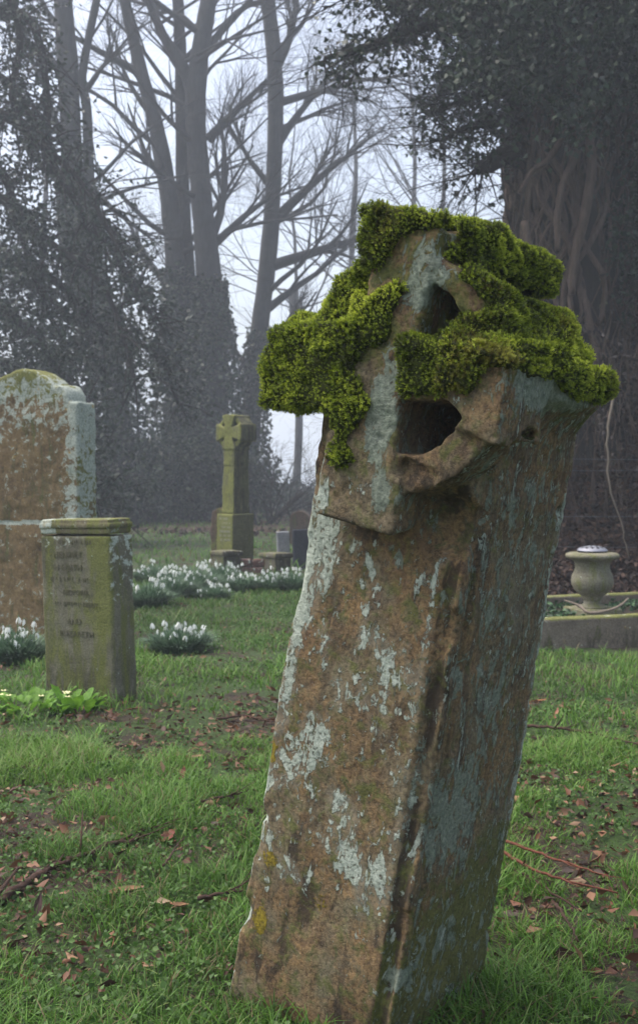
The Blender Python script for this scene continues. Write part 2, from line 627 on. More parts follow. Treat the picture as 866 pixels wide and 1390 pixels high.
# ------------------------------------------------------------------ the leaning moss-covered gravestone
def pose_matrix(a, th, ph):
    ca, sa = math.cos(a), math.sin(a)
    Rz = Matrix(((ca, sa, 0), (-sa, ca, 0), (0, 0, 1)))
    Rx = Matrix(((1, 0, 0), (0, math.cos(th), math.sin(th)), (0, -math.sin(th), math.cos(th))))
    Ry = Matrix(((math.cos(ph), 0, math.sin(ph)), (0, 1, 0), (-math.sin(ph), 0, math.cos(ph))))
    return Rz @ Rx @ Ry
HR = pose_matrix(0.6543, 0.0268, 0.1747)

def build_hero():
    root = empty('mossy_cross_gravestone', (-0.03, 1.75, 0), HR.to_euler())
    tag(root, 'leaning weathered sandstone gravestone with thick green moss on its broken ring cross head', 'gravestone')
    h = 0.004
    lo = (-0.27, -0.13, -0.12)
    hi = (0.27, 0.37, 1.39)
    X, Y, Z = grid(lo, hi, h)
    R_ = lambda a, b, x: np.clip((x - a) / (b - a), 0, 1)
    wz = 0.1585 - 0.0105 * Z + 0.004 * (X > 0)
    tz = 0.314 + 0.0183 * Z
    # shaft with tapering sides
    qx = np.abs(X) - wz
    qy = np.abs(Y - tz / 2) - tz / 2
    r = 0.010
    d2 = np.sqrt(np.maximum(qx + r, 0) ** 2 + np.maximum(qy + r, 0) ** 2) + np.minimum(np.maximum(qx, qy) + r, 0) - r
    shaft = smax(d2, np.abs(Z - 0.46) - 0.58, 0.01)
    # quirked groove along both front corners of the shaft
    wig = 0.004 * (gnoise(X.shape, lo, h, 9.0, 1) - 0.5)
    for sx in (1,):
        gx = sx * X - (wz - 0.016 + wig * 2)
        gy = Y + 0.003
        g = np.sqrt(gx ** 2 + gy ** 2) - 0.0150 - wig
        shaft = smax(shaft, -smax(g, Z - 0.96, 0.02), 0.006)
        gx = sx * X - (wz + 0.004); gy = Y - 0.040 - wig
        g = np.sqrt(gx ** 2 + gy ** 2) - 0.011
        shaft = smax(shaft, -smax(g, Z - 0.97, 0.02), 0.006)
    # rear part of the head: flares out below the arms, ring drum, top arm
    cz = 1.078
    flare = 0.1475 + 0.052 * R_(0.955, 1.075, Z) ** 2.2
    armz = smax(np.abs(X) - flare, np.maximum(Z - 1.118, 0.90 - Z), 0.012)
    rear = smax(armz, np.abs(Y - 0.15) - 0.152, 0.014)
    drum = smax(np.sqrt(X ** 2 + (Z - cz) ** 2) - 0.168, np.abs(Y - 0.135) - 0.145, 0.012)
    # the upper left part of the ring is worn back
    drum = smax(drum, -(X + 0.75 * (Z - cz) + 0.20), 0.02)
    top = sdbox(X, Y, Z, (0.004, 0.135, 1.21), (0.046, 0.146, 0.075), 0.008)
    top = np.minimum(top, sdbox(X, Y, Z, (0.004, 0.135, 1.275), (0.064, 0.152, 0.024), 0.008))
    rear = smin(smin(rear, drum, 0.010), top, 0.008)
    f = smin(shaft, rear, 0.015)
    # front relief cross -----------------------------------------------------------
    hw = 0.042 + 0.020 * np.abs(Z - cz) / 0.22
    vert = smax(smax(np.abs(X - 0.004) - hw - 0.006 * (Z < cz), np.abs(Z - 1.075) - 0.225, 0.010), np.abs(Y - 0.0) - 0.070, 0.010)
    # lower arm ends in a block with a sloping underside
    blk = sdbox(X, Y, Z, (-0.004, -0.018, 0.925), (0.074, 0.058, 0.090), 0.006)
    blk = smax(blk, -(Z - (0.840 + 0.22 * (Y + 0.077) - 0.05 * X)), 0.008)
    hh = 0.044 + 0.018 * np.abs(X) / 0.2
    horiz = smax(smax(np.abs(X - .003) - 0.204, np.abs(Z - 1.066) - hh, 0.005), np.abs(Y - 0.0) - 0.077, 0.005)
    # the right-hand arm end flares to a pointed lower corner
    tip = smax(smax(np.abs(X - 0.175) - 0.045, Z - 1.110, 0.005), -(Z - (1.000 + 0.55 * (Y + 0.05) * (Y > -0.05) + 0.25 * (0.215 - X))), 0.004)
    tip = smax(tip, np.abs(Y + 0.010) - 0.075, 0.004)
    horiz = smin(horiz, tip, 0.012)
    rr = np.sqrt(X ** 2 + (Z - cz) ** 2)
    ring = smax(np.abs(rr - 0.163 - 0.18 * (Z < cz) * np.maximum(X - 0.07, 0)) - 0.025, np.abs(Y + 0.022) - 0.044, 0.006)
    ringm = smax(ring, -(X - 0.0), 0.01)                      # right half stands
    ringl = smax(smax(np.abs(rr - 0.140) - 0.018, np.abs(Y + 0.000) - 0.040, 0.014), -(Z - cz), 0.01)
    ringl = smax(ringl, X, 0.01)
    front = smin(smin(vert, horiz, 0.012), smin(ringm, ringl, 0.01), 0.012)
    front = smin(front, blk, 0.010)
    # pockets between arms and ring, cut deep
    def pocket(cx, cy, rx, rz, depth, tilt):
        ct, st = math.cos(tilt), math.sin(tilt)
        u = (X - cx) * ct + (Z - cy) * st
        v = -(X - cx) * st + (Z - cy) * ct
        p = np.sqrt((u / rx) ** 2 + (v / rz) ** 2) * min(rx, rz) - min(rx, rz)
        return smax(p, Y - depth, 0.02)
    f = smin(f, front, 0.012)
    def pocket_poly(pts, depth, k=0.006):
        p = None
        for i in range(len(pts)):
            (x0, z0), (x1, z1) = pts[i], pts[(i + 1) % len(pts)]
            nx_, nz_ = z1 - z0, -(x1 - x0)
            l_ = math.hypot(nx_, nz_)
            e = ((X - x0) * nx_ + (Z - z0) * nz_) / l_
            p = e if p is None else smax(p, e, k)
        return smax(p, Y - depth, 0.02)
    f = smax(f, -pocket_poly([(0.052, 0.958), (0.104, 0.973), (0.158, 1.028), (0.128, 1.048), (0.046, 1.040)], 0.17), 0.006)
    f = smax(f, -pocket_poly([(0.062, 1.146), (0.108, 1.150), (0.120, 1.164), (0.088, 1.205), (0.062, 1.216)], 0.13), 0.006)
    for a in ((-0.080, 1.165, 0.024, 0.03, 0.03, -0.5), (-0.085, 1.000, 0.035, 0.022, 0.03, -0.3)):
        f = smax(f, -pocket(*a), 0.010)
    # hollow below the ring on the right
    hol = np.sqrt(((X - 0.118) / 0.052) ** 2 + ((Z - 0.862) / 0.050) ** 2 + ((Y - 0.0) / 0.035) ** 2) * 0.035 - 0.035
    f = smax(f, -hol, 0.012)
    # bevelled, chipped head of the front face
    f = smax(f, (-(Y + 0.074) + 0.55 * (X - 0.004) * 0 + 0.5 * (np.abs(X - 0.010)) - 0.030) * 0.9 + (Z < 1.15) * 0.2 * (1.15 - Z) * -10, 0.01)
    # erosion
    n1 = gnoise(X.shape, lo, h, 11.0, 2) - 0.5
    n2 = gnoise(X.shape, lo, h, 31.0, 3) - 0.5
    n3 = gnoise(X.shape, lo, h, 75.0, 4) - 0.5
    hd = sstep(0.80, 0.88, Z)
    f = f + (0.007 - 0.001 * hd) * n1 + (0.0030 + 0.0008 * hd) * n2 + (0.0008 + .0018 * hd) * n3
    chips = np.maximum(gnoise(X.shape, lo, h, 24.0, 5) - 0.80, 0) * (0.012 + 0.035 * hd)
    em = sstep(-.028, -.006, np.minimum(qx, qy)) * (1 - hd)
    f = f + chips * 1.5 + em * 0.035 * np.maximum(gnoise(X.shape, lo, h, 17.0, 6) - .58, 0) + em * 0.03 * np.maximum(gnoise(X.shape, lo, h, 43.0, 7) - .68, 0)
    V, Q = surface_nets(f, lo, h)
    N = grad_grid(f, h, lo, V)
    Rn = np.array(HR)
    up = (N @ Rn.T)[:, 2]
    # fine displacement
    hi1 = fbm(V, 60, 3, 1) - 0.5
    pit = np.maximum(fbm(V, 130, 2, 5) - 0.60, 0)
    hv = sstep(0.80, 0.88, V[:, 2])
    V2 = V + N * (hi1 * (0.0018 + .0025 * hv) - pit * (.003 + .007 * hv))[:, None]
    # ------------------------------------------------------ growth, stain and groove-shade masks, in the stone's own space
    x, y, z = V[:, 0], V[:, 1], V[:, 2]
    w = 0.1573 - 0.0105 * z
    frontf = sstep(0.3, 0.7, -N[:, 1])
    sidef = sstep(0.3, 0.7, N[:, 0])
    big = fbm(V, 7, 3, 2); mid = fbm(V, 19, 3, 4); sm = fbm(V, 48, 3, 6)
    def blob(c, r):
        d = sum(((V[:, i] - c[i]) / r[i]) ** 2 for i in range(3))
        return np.exp(-d * 1.2)
    # pale crust: strip by the left edge, patches over the face, beads down the back right edge
    stripw = 0.035 + 0.05 * sstep(0.55, 0.80, z) + 0.02 * (big - .5)
    pale = frontf * sstep(stripw + 0.02, stripw - 0.02, x + w) * sstep(0.36, 0.52, z) * sstep(0.90, 0.84, z) * 0.66
    pale = np.maximum(pale, frontf * sstep(0.02, 0.30, z) * sstep(0.9, 0.75, z) * (0.26 + .34 * sstep(.44, .66, fbm(V, 24, 3, 3)) * (.45 + big)) * (1 - .45 * sstep(.035, .015, np.abs(x - w))))
    pale = np.maximum(pale, sidef * .26)
    pale = np.maximum(pale, frontf * .50 * sstep(.012, .004, np.abs(x - w + .036)) * sstep(.1, .3, z) * (z < .82))  # ridge beside the groove painted paler, lifting the groove's contrast
    pale = np.maximum(pale, sstep(-0.3, -0.7, N[:, 0]) * (z < 0.95) * (x < 0) * 0.66)
    tback = 0.314 + 0.0183 * z
    pale = np.maximum(pale, sstep(0.055, 0.0, np.abs(y - tback) ) * (x > 0.08) * sstep(1.0, 0.9, z) * sstep(0.1, 0.4, z) * 0.72)
    for c, rr_, s in (((0.0, -0.07, 0.90), (0.03, .05, .02), 0.6), ((-0.07, -0.07, 0.875), (0.025, .06, .035), 0.9), ((0.08, 0, 0.50), (0.02, .03, .06), .55),
                      ((0.10, 0, 0.30), (0.03, .03, .08), .6), ((0.13, 0, 0.45), (.012, .04, .10), .55), ((0.02, 0, 0.36), (0.05, .03, .05), .55),
                      ((0.16, -0.055, 1.045), (0.03, .04, .012), .75), ((-0.045, -.07, 1.165), (.016, .03, .012), .8)):
        pale = np.maximum(pale, blob(c, rr_) * s)
    # grey-green crust
    teal = 0.0 * x
    for c, rr_, s in (((0.02, -0.07, 1.02), (0.035, .06, .11), 0.95), ((0.04, -0.08, 0.90), (0.022, .05, .05), .85), ((0.05, -0.07, 1.22), (0.05, .05, .08), .8), ((0.21, 0.10, 1.09), (.05, .20, .055), 1.1), ((0.215, -0.02, 1.09), (.03, .06, .05), 1.0),
                      ((0.15, 0.12, 0.72), (.03, .07, .05), .62), ((0.15, 0.05, 0.62), (.03, .03, .05), .6), ((0.15, 0.17, 0.58), (.03, .06, .09), .66), ((0.155, 0.10, 0.40), (.03, .13, .16), .74), ((0.155, 0.02, 0.15), (.03, .09, .03), .75), ((0.155, 0.13, 0.19), (.03, .06, .05), .72), ((0.15, 0.12, 0.90), (.03, .06, .05), .66),
                      ((0.04, 0, 0.80), (.05, .03, .03), .4)):
        teal = np.maximum(teal, blob(c, rr_) * s)
    teal = np.maximum(teal, 0.38 * sidef)
    teal = np.maximum(teal, 0.16 * frontf)
    algae = sidef * 1.05 * sstep(0.46, 0.16, z + 0.4 * (0.18 - y)) * 0.95 + frontf * 0.30 * sstep(0.3, 0.0, z)
    algae = np.maximum(algae, sstep(1.00, 1.06, z) * sidef * 0.5)
    algae = np.maximum(algae, frontf * 0.38)
    algae = np.maximum(algae, sidef * 0.32)
    algae = np.maximum(algae, .56 * sstep(1.03, 1.09, z) * (x < .16)); algae = np.maximum(algae, .60 * sstep(.02, .0, np.abs(z - 1.035)) * (x < .0) * (x > -.07))
    algae = np.maximum(algae, blob((0.20, 0.30, 1.03), (.05, .06, .06)) * 1.1)
    must = 0.0 * x
    for c, rr_, s in (((-0.115, 0, 0.13), (0.020, .03, .030), 1.0), ((-0.115, 0, 0.24), (.022, .03, .022), .75), ((-0.155, 0.0, 0.27), (.012, .03, .05), .8), ((-0.145, 0, 0.42), (.012, .03, .03), .8), ((-0.155, 0, 0.635), (.014, .03, .03), .8), ((0.0, 0, 0.21), (.02, .03, .03), .5)):
        must = np.maximum(must, blob(c, rr_) * s)
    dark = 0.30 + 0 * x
    dark = np.maximum(dark, .66 * sstep(.017, .008, np.sqrt((x - w + .014) ** 2 + (y - .006) ** 2)) * (z < .95))  # groove: dark staining, with its shade deepened in the colour
    for c, rr_, s in (((-0.03, 0, 0.21), (.03, .03, .06), .85), ((-0.07, 0, 0.28), (.02, .03, .04), .7), ((-0.06, 0, 0.10), (.02, .03, .06), .8), ((-0.03, -0.07, 0.845), (.05, .04, .012), .9), ((0.17, 0.02, 0.97), (.06, .08, .06), .6), ((0.10, 0.03, 0.90), (.06, .08, .05), .5), ((0.0, -0.0, 0.82), (.09, .04, .02), .6), ((-0.14, 0, 0.12), (.02, .03, .05), .6)):  # dark patches on the face, and below ledge, ring and right arm
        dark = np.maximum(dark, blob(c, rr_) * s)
    m1 = np.stack([pale, teal, algae], 1)
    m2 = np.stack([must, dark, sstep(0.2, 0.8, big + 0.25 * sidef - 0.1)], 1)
    M = NT('weathered_sandstone')
    co = M.coords(1.0)
    a1 = M.sep(M.attr('growth').outputs['Color']); a2 = M.sep(M.attr('stain_shade').outputs['Color'])
    nL = M.noise(co, 9, 5, .6); nM = M.noise(co, 30, 7, .68, .6); nF = M.noise(co, 140, 6, .7); nG = M.noise(co, 420, 3, .7)
    nB = M.noise(co, 75, 8, .72, 1.2); nC = M.noise(M.coords((1, 1, .5)), 55, 7, .7, .8); nP = M.noise(M.coords((1, 1, .6)), 75, 4, .6, .3); nD = M.noise(M.coords((1, 1.1, .35)), 26, 7, .66, .4)
    base = M.ramp(M.math('ADD', M.math('MULTIPLY', nL, .5), M.math('MULTIPLY', nM, .5)), [(.30, (.075, .055, .040)), (.42, (.205, .125, .064)), (.49, (.31, .20, .09)), (.55, (.17, .135, .085)), (.62, (.25, .175, .095)), (.72, (.33, .27, .17))])
    nX = M.ramp01(M.noise(co, 6, 4, .6, .5), .44, .58); nY = M.ramp01(M.noise(M.coords((1, 1, .5)), 14, 6, .64, .6), .46, .60)
    base = M.mix(M.math('MULTIPLY', nX, .75), base, M.ramp(nM, [(.35, (.14, .125, .078)), (.6, (.26, .23, .145))]))
    base = M.mix(M.math('MULTIPLY', nY, .55), base, M.ramp(nF, [(.35, (.08, .052, .028)), (.6, (.19, .115, .052))]))
    base = M.mix(M.math('MULTIPLY', a2[2], .25), base, (.21, .135, .08))
    base = M.mix(M.ramp01(nF, .33, .62), M.mix(.62, base, (.0, .0, .0)), base)
    nS_ = M.ramp01(M.noise(M.coords((1, 1, .22)), 24, 6, .7, 1.0), .50, .66)
    base = M.mix(M.math('MULTIPLY', nS_, .60), base, (.045, .032, .022))
    base = M.mix(M.math('MULTIPLY', M.ramp01(nG, .55, .75), .35), base, (.5, .40, .28))
    def msk(a, nz, amp, thr, soft=.03):
        return M.ramp01(M.math('ADD', a, M.math('MULTIPLY', M.math('SUBTRACT', nz, .5), amp)), thr - soft, thr + soft)
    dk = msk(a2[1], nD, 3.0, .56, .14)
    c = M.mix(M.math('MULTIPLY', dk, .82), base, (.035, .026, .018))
    gy = msk(a1[0], nL, 1.4, .50, .12)
    c = M.mix(M.math('MULTIPLY', gy, .35), c, (.30, .27, .20))
    al = msk(a1[2], nM, 2.0, .52, .16)
    acol = M.ramp(nF, [(.3, (.045, .055, .012)), (.7, (.15, .165, .035))])
    c = M.mix(M.math('MULTIPLY', al, .78), c, acol)
    tl = msk(a1[1], nC, 2.2, .50, .05)
    tcol = M.ramp(nF, [(.28, (.080, .105, .082)), (.5, (.20, .24, .19)), (.72, (.36, .41, .33))])
    c = M.mix(M.math('MULTIPLY', tl, .85), c, tcol)
    nPm = M.math('ADD', M.math('MULTIPLY', nP, .65), M.math('MULTIPLY', nB, .35))
    pl = msk(a1[0], nPm, 3.8, .66, .10)
    pl = M.math('MAXIMUM', pl, M.math('MULTIPLY', msk(a1[0], nD, 3.0, .66, .04), M.ramp01(nF, .33, .45)))
    pcol = M.ramp(M.math('ADD', M.math('MULTIPLY', nF, .5), M.math('MULTIPLY', nB, .5)), [(.32, (.16, .19, .15)), (.46, (.34, .39, .32)), (.60, (.55, .60, .51))])
    c = M.mix(pl, c, pcol)
    mu = msk(a2[0], nB, 2.2, .50, .05)
    c = M.mix(mu, c, M.ramp(nF, [(.35, (.10, .075, .01)), (.6, (.33, .25, .02))]))
    M.color(c)
    M.b.inputs['Roughness'].default_value = .8
    crust = M.math('ADD', M.math('MULTIPLY', pl, .55), M.math('ADD', M.math('MULTIPLY', tl, .25), M.math('MULTIPLY', mu, .5)))
    hgt = M.math('ADD', M.math('MULTIPLY', nF, .55), M.math('ADD', M.math('MULTIPLY', nG, .22), M.math('MULTIPLY', crust, M.math('ADD', .3, nF))))
    hgt = M.math('ADD', hgt, M.math('MULTIPLY', nM, .45))
    M.bump(hgt, .0055, 1.0)
    np_mesh('stone', V2, Q, M.m, root, True, {'growth': m1, 'stain_shade': m2})

    # ------------------------------------------------------ moss: a cushion body and its shoots
    from_up = sstep(0.30, 0.62, up)
    def poly(px, pz, pts):
        ins = np.zeros(px.shape, bool)
        n = len(pts)
        for i in range(n):
            x0, z0 = pts[i]; x1, z1 = pts[(i + 1) % n]
            c_ = ((z0 > pz) != (z1 > pz)) & (px < (x1 - x0) * (pz - z0) / (z1 - z0 + 1e-9) + x0)
            ins ^= c_
        return ins
    # evaluate the thickness field on a sub-grid around the head
    k0 = int((0.86 - lo[2]) / h)
    Xs, Ys, Zs, fs = X[:, :, k0:], Y[:, :, k0:], Z[:, :, k0:], f[:, :, k0:]
    lo2 = (lo[0], lo[1], float(Z[0, 0, k0]))
    gx_, gy_, gz_ = np.gradient(fs, h)
    gn = np.sqrt(gx_ ** 2 + gy_ ** 2 + gz_ ** 2) + 1e-6
    ups = (gx_ * Rn[2, 0] + gy_ * Rn[2, 1] + gz_ * Rn[2, 2]) / gn
    nyf = -gy_ / gn
    nxs = gx_ / gn
    edge = 0.022 * (gnoise(Xs.shape, lo2, h, 28, 6) - .5) + 0.016 * (gnoise(Xs.shape, lo2, h, 70, 7) - .5)
    Xn, Zn = Xs + edge, Zs + edge
    th = np.zeros(Xs.shape, np.float32)
    upm = sstep(0.25, 0.55, ups + 10 * edge * 0.5) * (Zs > 1.0)
    # bare strip down the middle of the face and the bare facets of the upper arm
    isf = (Ys < -0.01)
    bare_mid = isf & poly(Xn, Zn, [(-.012, 1.055), (.040, 1.035), (.035, 1.13), (.060, 1.15), (.062, 1.31), (.010, 1.290), (-.008, 1.262), (-.010, 1.230), (-.054, 1.224), (-.05, 1.20), (-.02, 1.192), (.012, 1.222), (.024, 1.20), (.010, 1.169), (.013, 1.132), (-.017, 1.118)])
    bare_side = (Xs > 0.03) & isf & (Zn > 1.13) & (Zn < 1.30) & (Xn < 0.098)
    front_moss = isf & (nyf > 0.1) & (
        poly(Xn, Zn, [(-.25, 1.0), (-.080, 1.012), (-.068, .99), (-.060, .955), (-.062, .927), (-.009, .932), (-.036, .965), (-.028, .993), (-.004, 1.023), (-.030, 1.05), (-.046, 1.078), (-.030, 1.11), (-.017, 1.123), (.013, 1.132), (.009, 1.169), (.020, 1.203), (.009, 1.216), (-.002, 1.188), (-.045, 1.191), (-.2, 1.28), (-.27, 1.2)])
        | poly(Xn, Zn, [(.006, 1.119), (.012, 1.055), (.050, 1.046), (.1, 1.060), (.159, 1.060), (.176, 1.096), (.186, 1.134), (.25, 1.134), (.25, 1.2), (.05, 1.16), (.035, 1.13)])
        | poly(Xn, Zn, [(-.09, 1.22), (-.022, 1.235), (-.020, 1.25), (-.006, 1.285), (.02, 1.295), (.03, 1.34), (-.1, 1.34)])
        | poly(Xn, Zn, [(-.05, 1.14), (-.02, 1.14), (.006, 1.20), (-.008, 1.205), (-.03, 1.17)]))
    left_end = (Xs < -0.17) & (Zn > 1.0)
    left_top = (Xs < 0.0) & (Zn > 1.19) & (nxs < -0.3) & (Ys > -0.05) & (Zn > 1.235 - 0.05 * (gnoise(Xs.shape, lo2, h, 22, 1)))
    right_end = (Xs > 0.16) & (Zn > 1.138 - 0.045 * sstep(.02, .14, Ys))
    top_side = (Xs > 0.02) & (Ys > -0.045) & (Zn > 1.256)
    slope = (Xs > 0.04) & (Ys > -0.035) & (Zn > 1.135) & (Zn < 1.232) & (ups > 0.05)
    cover = (upm > 0.5) | front_moss | left_end | left_top | right_end | top_side | slope
    cover &= ~(bare_mid | (bare_side & ~top_side))
    cover &= (Zs > 0.9)
    cover &= ~((Xs > .035) & (Xs < .20) & (Zs > .94) & (Zs < 1.066) & (Ys > -.058 - .04 * (Zs < 1.040)))
    cover &= ~((Xs > .05) & (Xs < .118) & (Zs > 1.14) & (Zs < 1.215) & (Ys > -.06) & (Ys < .15) & (Zs < 1.255 - .55 * (Xs - .05)))
    cover &= ~((Xs > .0) & (Zs > 1.232) & (Zs < 1.250) & (Ys > -.02))
    cf = cover.astype(np.float32)
    for _ in range(2):       # soften the borders
        for ax in range(3):
            cf = (np.roll(cf, 1, ax) + cf * 2 + np.roll(cf, -1, ax)) / 4
    lump = gnoise(Xs.shape, lo2, h, 34, 2) * .65 + gnoise(Xs.shape, lo2, h, 62, 5) * .45
    thick = 0.001 + 0.012 * lump + 0.012 * gnoise(Xs.shape, lo2, h, 15, 3) + 0.005 * np.clip(ups, 0, 1)
    thick = thick * (0.72 + 0.28 * (Zs > 0.99))
    fm = fs - (cf * (thick + 0.006) - 0.008 + 0.002)
    fm = fm[1:-1, 1:-1, 1:-1]
    lo3 = tuple(l + h for l in lo2)
    MV, MQ = surface_nets(fm, lo3, h)
    # drop the part of the moss body that lies inside the stone
    sd = grid_sample(fs, lo2, h, MV)
    keep = (sd[MQ] > -0.0035).all(1)
    MQ = MQ[keep]
    used = np.unique(MQ); remap = -np.ones(len(MV), int); remap[used] = np.arange(len(used))
    MV = MV[used]; MQ = remap[MQ]
    MN = grad_grid(fm, h, lo3, MV)
    mm = NT('moss_body')
    cm = mm.coords(1.0)
    mm.color(mm.ramp(mm.noise(cm, 60, 5, .6), [(.3, (.018, .022, .004)), (.55, (.05, .062, .008)), (.75, (.085, .095, .014))]))
    mm.bump(mm.noise(cm, 260, 4, .7), .006, 1)
    mm.b.inputs['Roughness'].default_value = 1
    mo = np_mesh('moss', MV, MQ, mm.m, root, True)
    # shoots
    P0, P1, P2, P3 = (MV[MQ[:, i]] for i in range(4))
    area = np.linalg.norm(np.cross(P2 - P0, P3 - P1), axis=1) * .5
    out = grid_sample(fs, lo2, h, (P0 + P2) / 2) > 0.0015
    pr = area * out
    rng = np.random.default_rng(5)
    nS = 46000
    fi = rng.choice(len(MQ), nS, p=pr / pr.sum())
    u, v = rng.random((2, nS, 1))
    base = (P0[fi] * (1 - u) + P1[fi] * u) * (1 - v) + (P3[fi] * (1 - u) + P2[fi] * u) * v
    nn = MN[MQ[fi, 0]]
    upv = Rn.T @ np.array([0, 0, 1.0])
    tilt = rng.normal(0, .38, (nS, 3))
    cl = np.stack([vnoise(base, 45, 1), vnoise(base, 45, 2), vnoise(base, 45, 3)], 1) - .5
    dr = nn * 1.0 + upv * .35 + tilt + cl * 1.6
    dr /= np.linalg.norm(dr, axis=1, keepdims=True)
    Ls = (0.0042 + 0.0048 * rng.random((nS, 1))) * (0.55 + 1.1 * vnoise(base, 50, 4)[:, None])
    # each shoot: 3 rings of 3 leaflets + tip; leaflet = triangle
    ref = np.where(np.abs(dr[:, :1]) < .8, np.array([[1., 0, 0]]), np.array([[0, 1., 0]]))
    A = np.cross(dr, ref); A /= np.linalg.norm(A, axis=1, keepdims=True)
    B = np.cross(dr, A)
    vs, cs = [], []
    bright = vnoise(base, 12, 5) * .46 + vnoise(base, 60, 6) * .42 + rng.random(nS) * .32
    brown = .75 * sstep(.72, .9, vnoise(base, 13, 7) + .25 * (rng.random(nS) - .5)) 
    for lev, (t0, ln, n_) in enumerate(((.15, 1.0, 3), (.45, .9, 4), (.75, .7, 4))):
        ph = rng.random(nS) * 6.28
        for k in range(n_):
            an = ph + k * 6.283 / n_
            rad = A * np.cos(an)[:, None] + B * np.sin(an)[:, None]
            tg = np.cross(dr, rad)
            o = base + dr * Ls * t0
            tipp = o + (rad * (.46 * ln) + dr * .36) * Ls
            wv = tg * Ls * .115
            vs.append(np.stack([o - wv, o + wv, tipp], 1))
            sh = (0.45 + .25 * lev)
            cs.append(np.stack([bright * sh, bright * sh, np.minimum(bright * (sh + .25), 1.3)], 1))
    # a few dead stalks and straws standing out of the cushions
    k_ = rng.choice(nS, 240, replace=False)
    stalk = np.zeros((nS, 3, 3)); stalk[:] = base[:, None, :]
    sd_ = unit(dr[k_] + upv * .8 + rng.normal(0, .5, (240, 3))); sl_ = (.010 + .022 * rng.random((240, 1)) ** 2)
    stalk[k_, 0] = base[k_] - A[k_] * .0005; stalk[k_, 1] = base[k_] + A[k_] * .0005; stalk[k_, 2] = base[k_] + sd_ * sl_
    vs.append(stalk); sb_ = np.full(nS, .35); cs.append(np.stack([sb_, sb_, sb_], 1))
    VS = np.stack(vs, 1).reshape(-1, 3)
    CS = np.stack(cs, 1).reshape(-1)
    nl = len(vs)
    BR = np.repeat(brown, nl * 3).reshape(nS, nl * 3); BR[k_, -3:] = 1.1; BR = BR.ravel()
    FS = np.arange(len(VS)).reshape(-1, 3)
    ms = NT('moss_shoots')
    s_ = ms.sep(ms.attr('tint').outputs['Color'])
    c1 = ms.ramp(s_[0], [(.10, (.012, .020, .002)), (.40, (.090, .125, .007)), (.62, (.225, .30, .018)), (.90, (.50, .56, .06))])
    c1 = ms.mix(ms.math('MULTIPLY', s_[1], .7), c1, (.14, .085, .025))
    ms.color(c1)
    ms.b.inputs['Roughness'].default_value = .6
    ms.translucent(c1, .30)
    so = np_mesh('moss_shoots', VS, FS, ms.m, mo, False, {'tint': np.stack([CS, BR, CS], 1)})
    tag(so, kind='stuff')
    return root
hero = build_hero()
# ------------------------------------------------------------------ other carved stones
def stone_mat(name, ramp_, lich, green, must=.0, grain=120, lichcol=((.20, .24, .20), (.50, .55, .48)), greencol=((.065, .078, .018), (.20, .215, .05)), stretch=.5, dark=.3, streak=0.0):
    """procedural lichen-grown stone; 'growth' attribute = (pale lichen, green algae, dark)"""
    M = NT(name)
    co = M.coords(1.0, 'Object', True)
    a = M.sep(M.attr('growth').outputs['Color'])
    n1 = M.noise(co, 5, 6, .62); n2 = M.noise(co, 22, 7, .7, .6); n3 = M.noise(co, grain, 5, .7)
    nst = M.noise(M.coords((1, 1, stretch * .4), 'Object', True), 16, 7, .68, .5)
    c = M.ramp(M.math('ADD', M.math('MULTIPLY', n1, .5), M.math('MULTIPLY', n2, .5)), ramp_)
    c = M.mix(M.ramp01(n3, .32, .66), M.mix(.45, c, (0., 0., 0.)), c)
    def msk(x, nz, amp, thr, soft):
        return M.ramp01(M.math('ADD', x, M.math('MULTIPLY', M.math('SUBTRACT', nz, .5), amp)), thr - soft, thr + soft)
    c = M.mix(M.math('MULTIPLY', msk(a[2], nst, 1.8, .55, .15), .75), c, (.03, .025, .018))
    if green: c = M.mix(M.math('MULTIPLY', msk(a[1], nst, 1.5, .5, .16), .85), c, M.ramp(n3, [(.3, greencol[0]), (.7, greencol[1])]))
    if lich: c = M.mix(msk(a[0], n2, 1.9, .55, .05), c, M.ramp(n3, [(.3, lichcol[0]), (.65, lichcol[1])]))
    if must: c = M.mix(M.math('MULTIPLY', M.ramp01(M.noise(M.coords(1.0, 'Object', True), 11, 6, .7), .62, .66), must), c, (.33, .21, .03))
    M.color(c)
    M.bump(M.math('ADD', M.math('MULTIPLY', n2, .8), n3), .004, 1)
    return M.m

def carve(name, fn, lo, hi, h, mat, parent, amp=(.008, .004), growth=None, disp=.002):
    X, Y, Z = grid(lo, hi, h)
    f = fn(X, Y, Z)
    sd = abs(hash(name)) % 1 
    f = f + amp[0] * (gnoise(X.shape, lo, h, 9, 3) - .5) + amp[1] * (gnoise(X.shape, lo, h, 33, 4) - .5)
    V, Q = surface_nets(f, lo, h)
    N = grad_grid(f, h, lo, V)
    g = growth(V, N) if growth is not None else np.stack([0 * V[:, 0] + .4] * 3, 1)
    V = V + N * ((fbm(V, 50, 3, 2) - .5) * disp)[:, None]
    return np_mesh(name, V, Q, mat, parent, True, {'growth': g})

def text_part(body, size, name, mat, parent, loc, extr=.001, rot=(math.radians(90), 0, 0), font_sp=1.1, align='CENTER'):
    cu = bpy.data.curves.new(name, 'FONT')
    cu.body = body; cu.size = size; cu.extrude = extr; cu.align_x = align; cu.space_character = font_sp
    o = bpy.data.objects.new(name, cu); COL.objects.link(o)
    dg = bpy.context.evaluated_depsgraph_get()
    me = bpy.data.meshes.new_from_object(o.evaluated_get(dg))
    COL.objects.unlink(o); bpy.data.objects.remove(o)
    r = link_mesh(name, me, mat, parent, False)
    r.location = loc; r.rotation_euler = rot
    return r

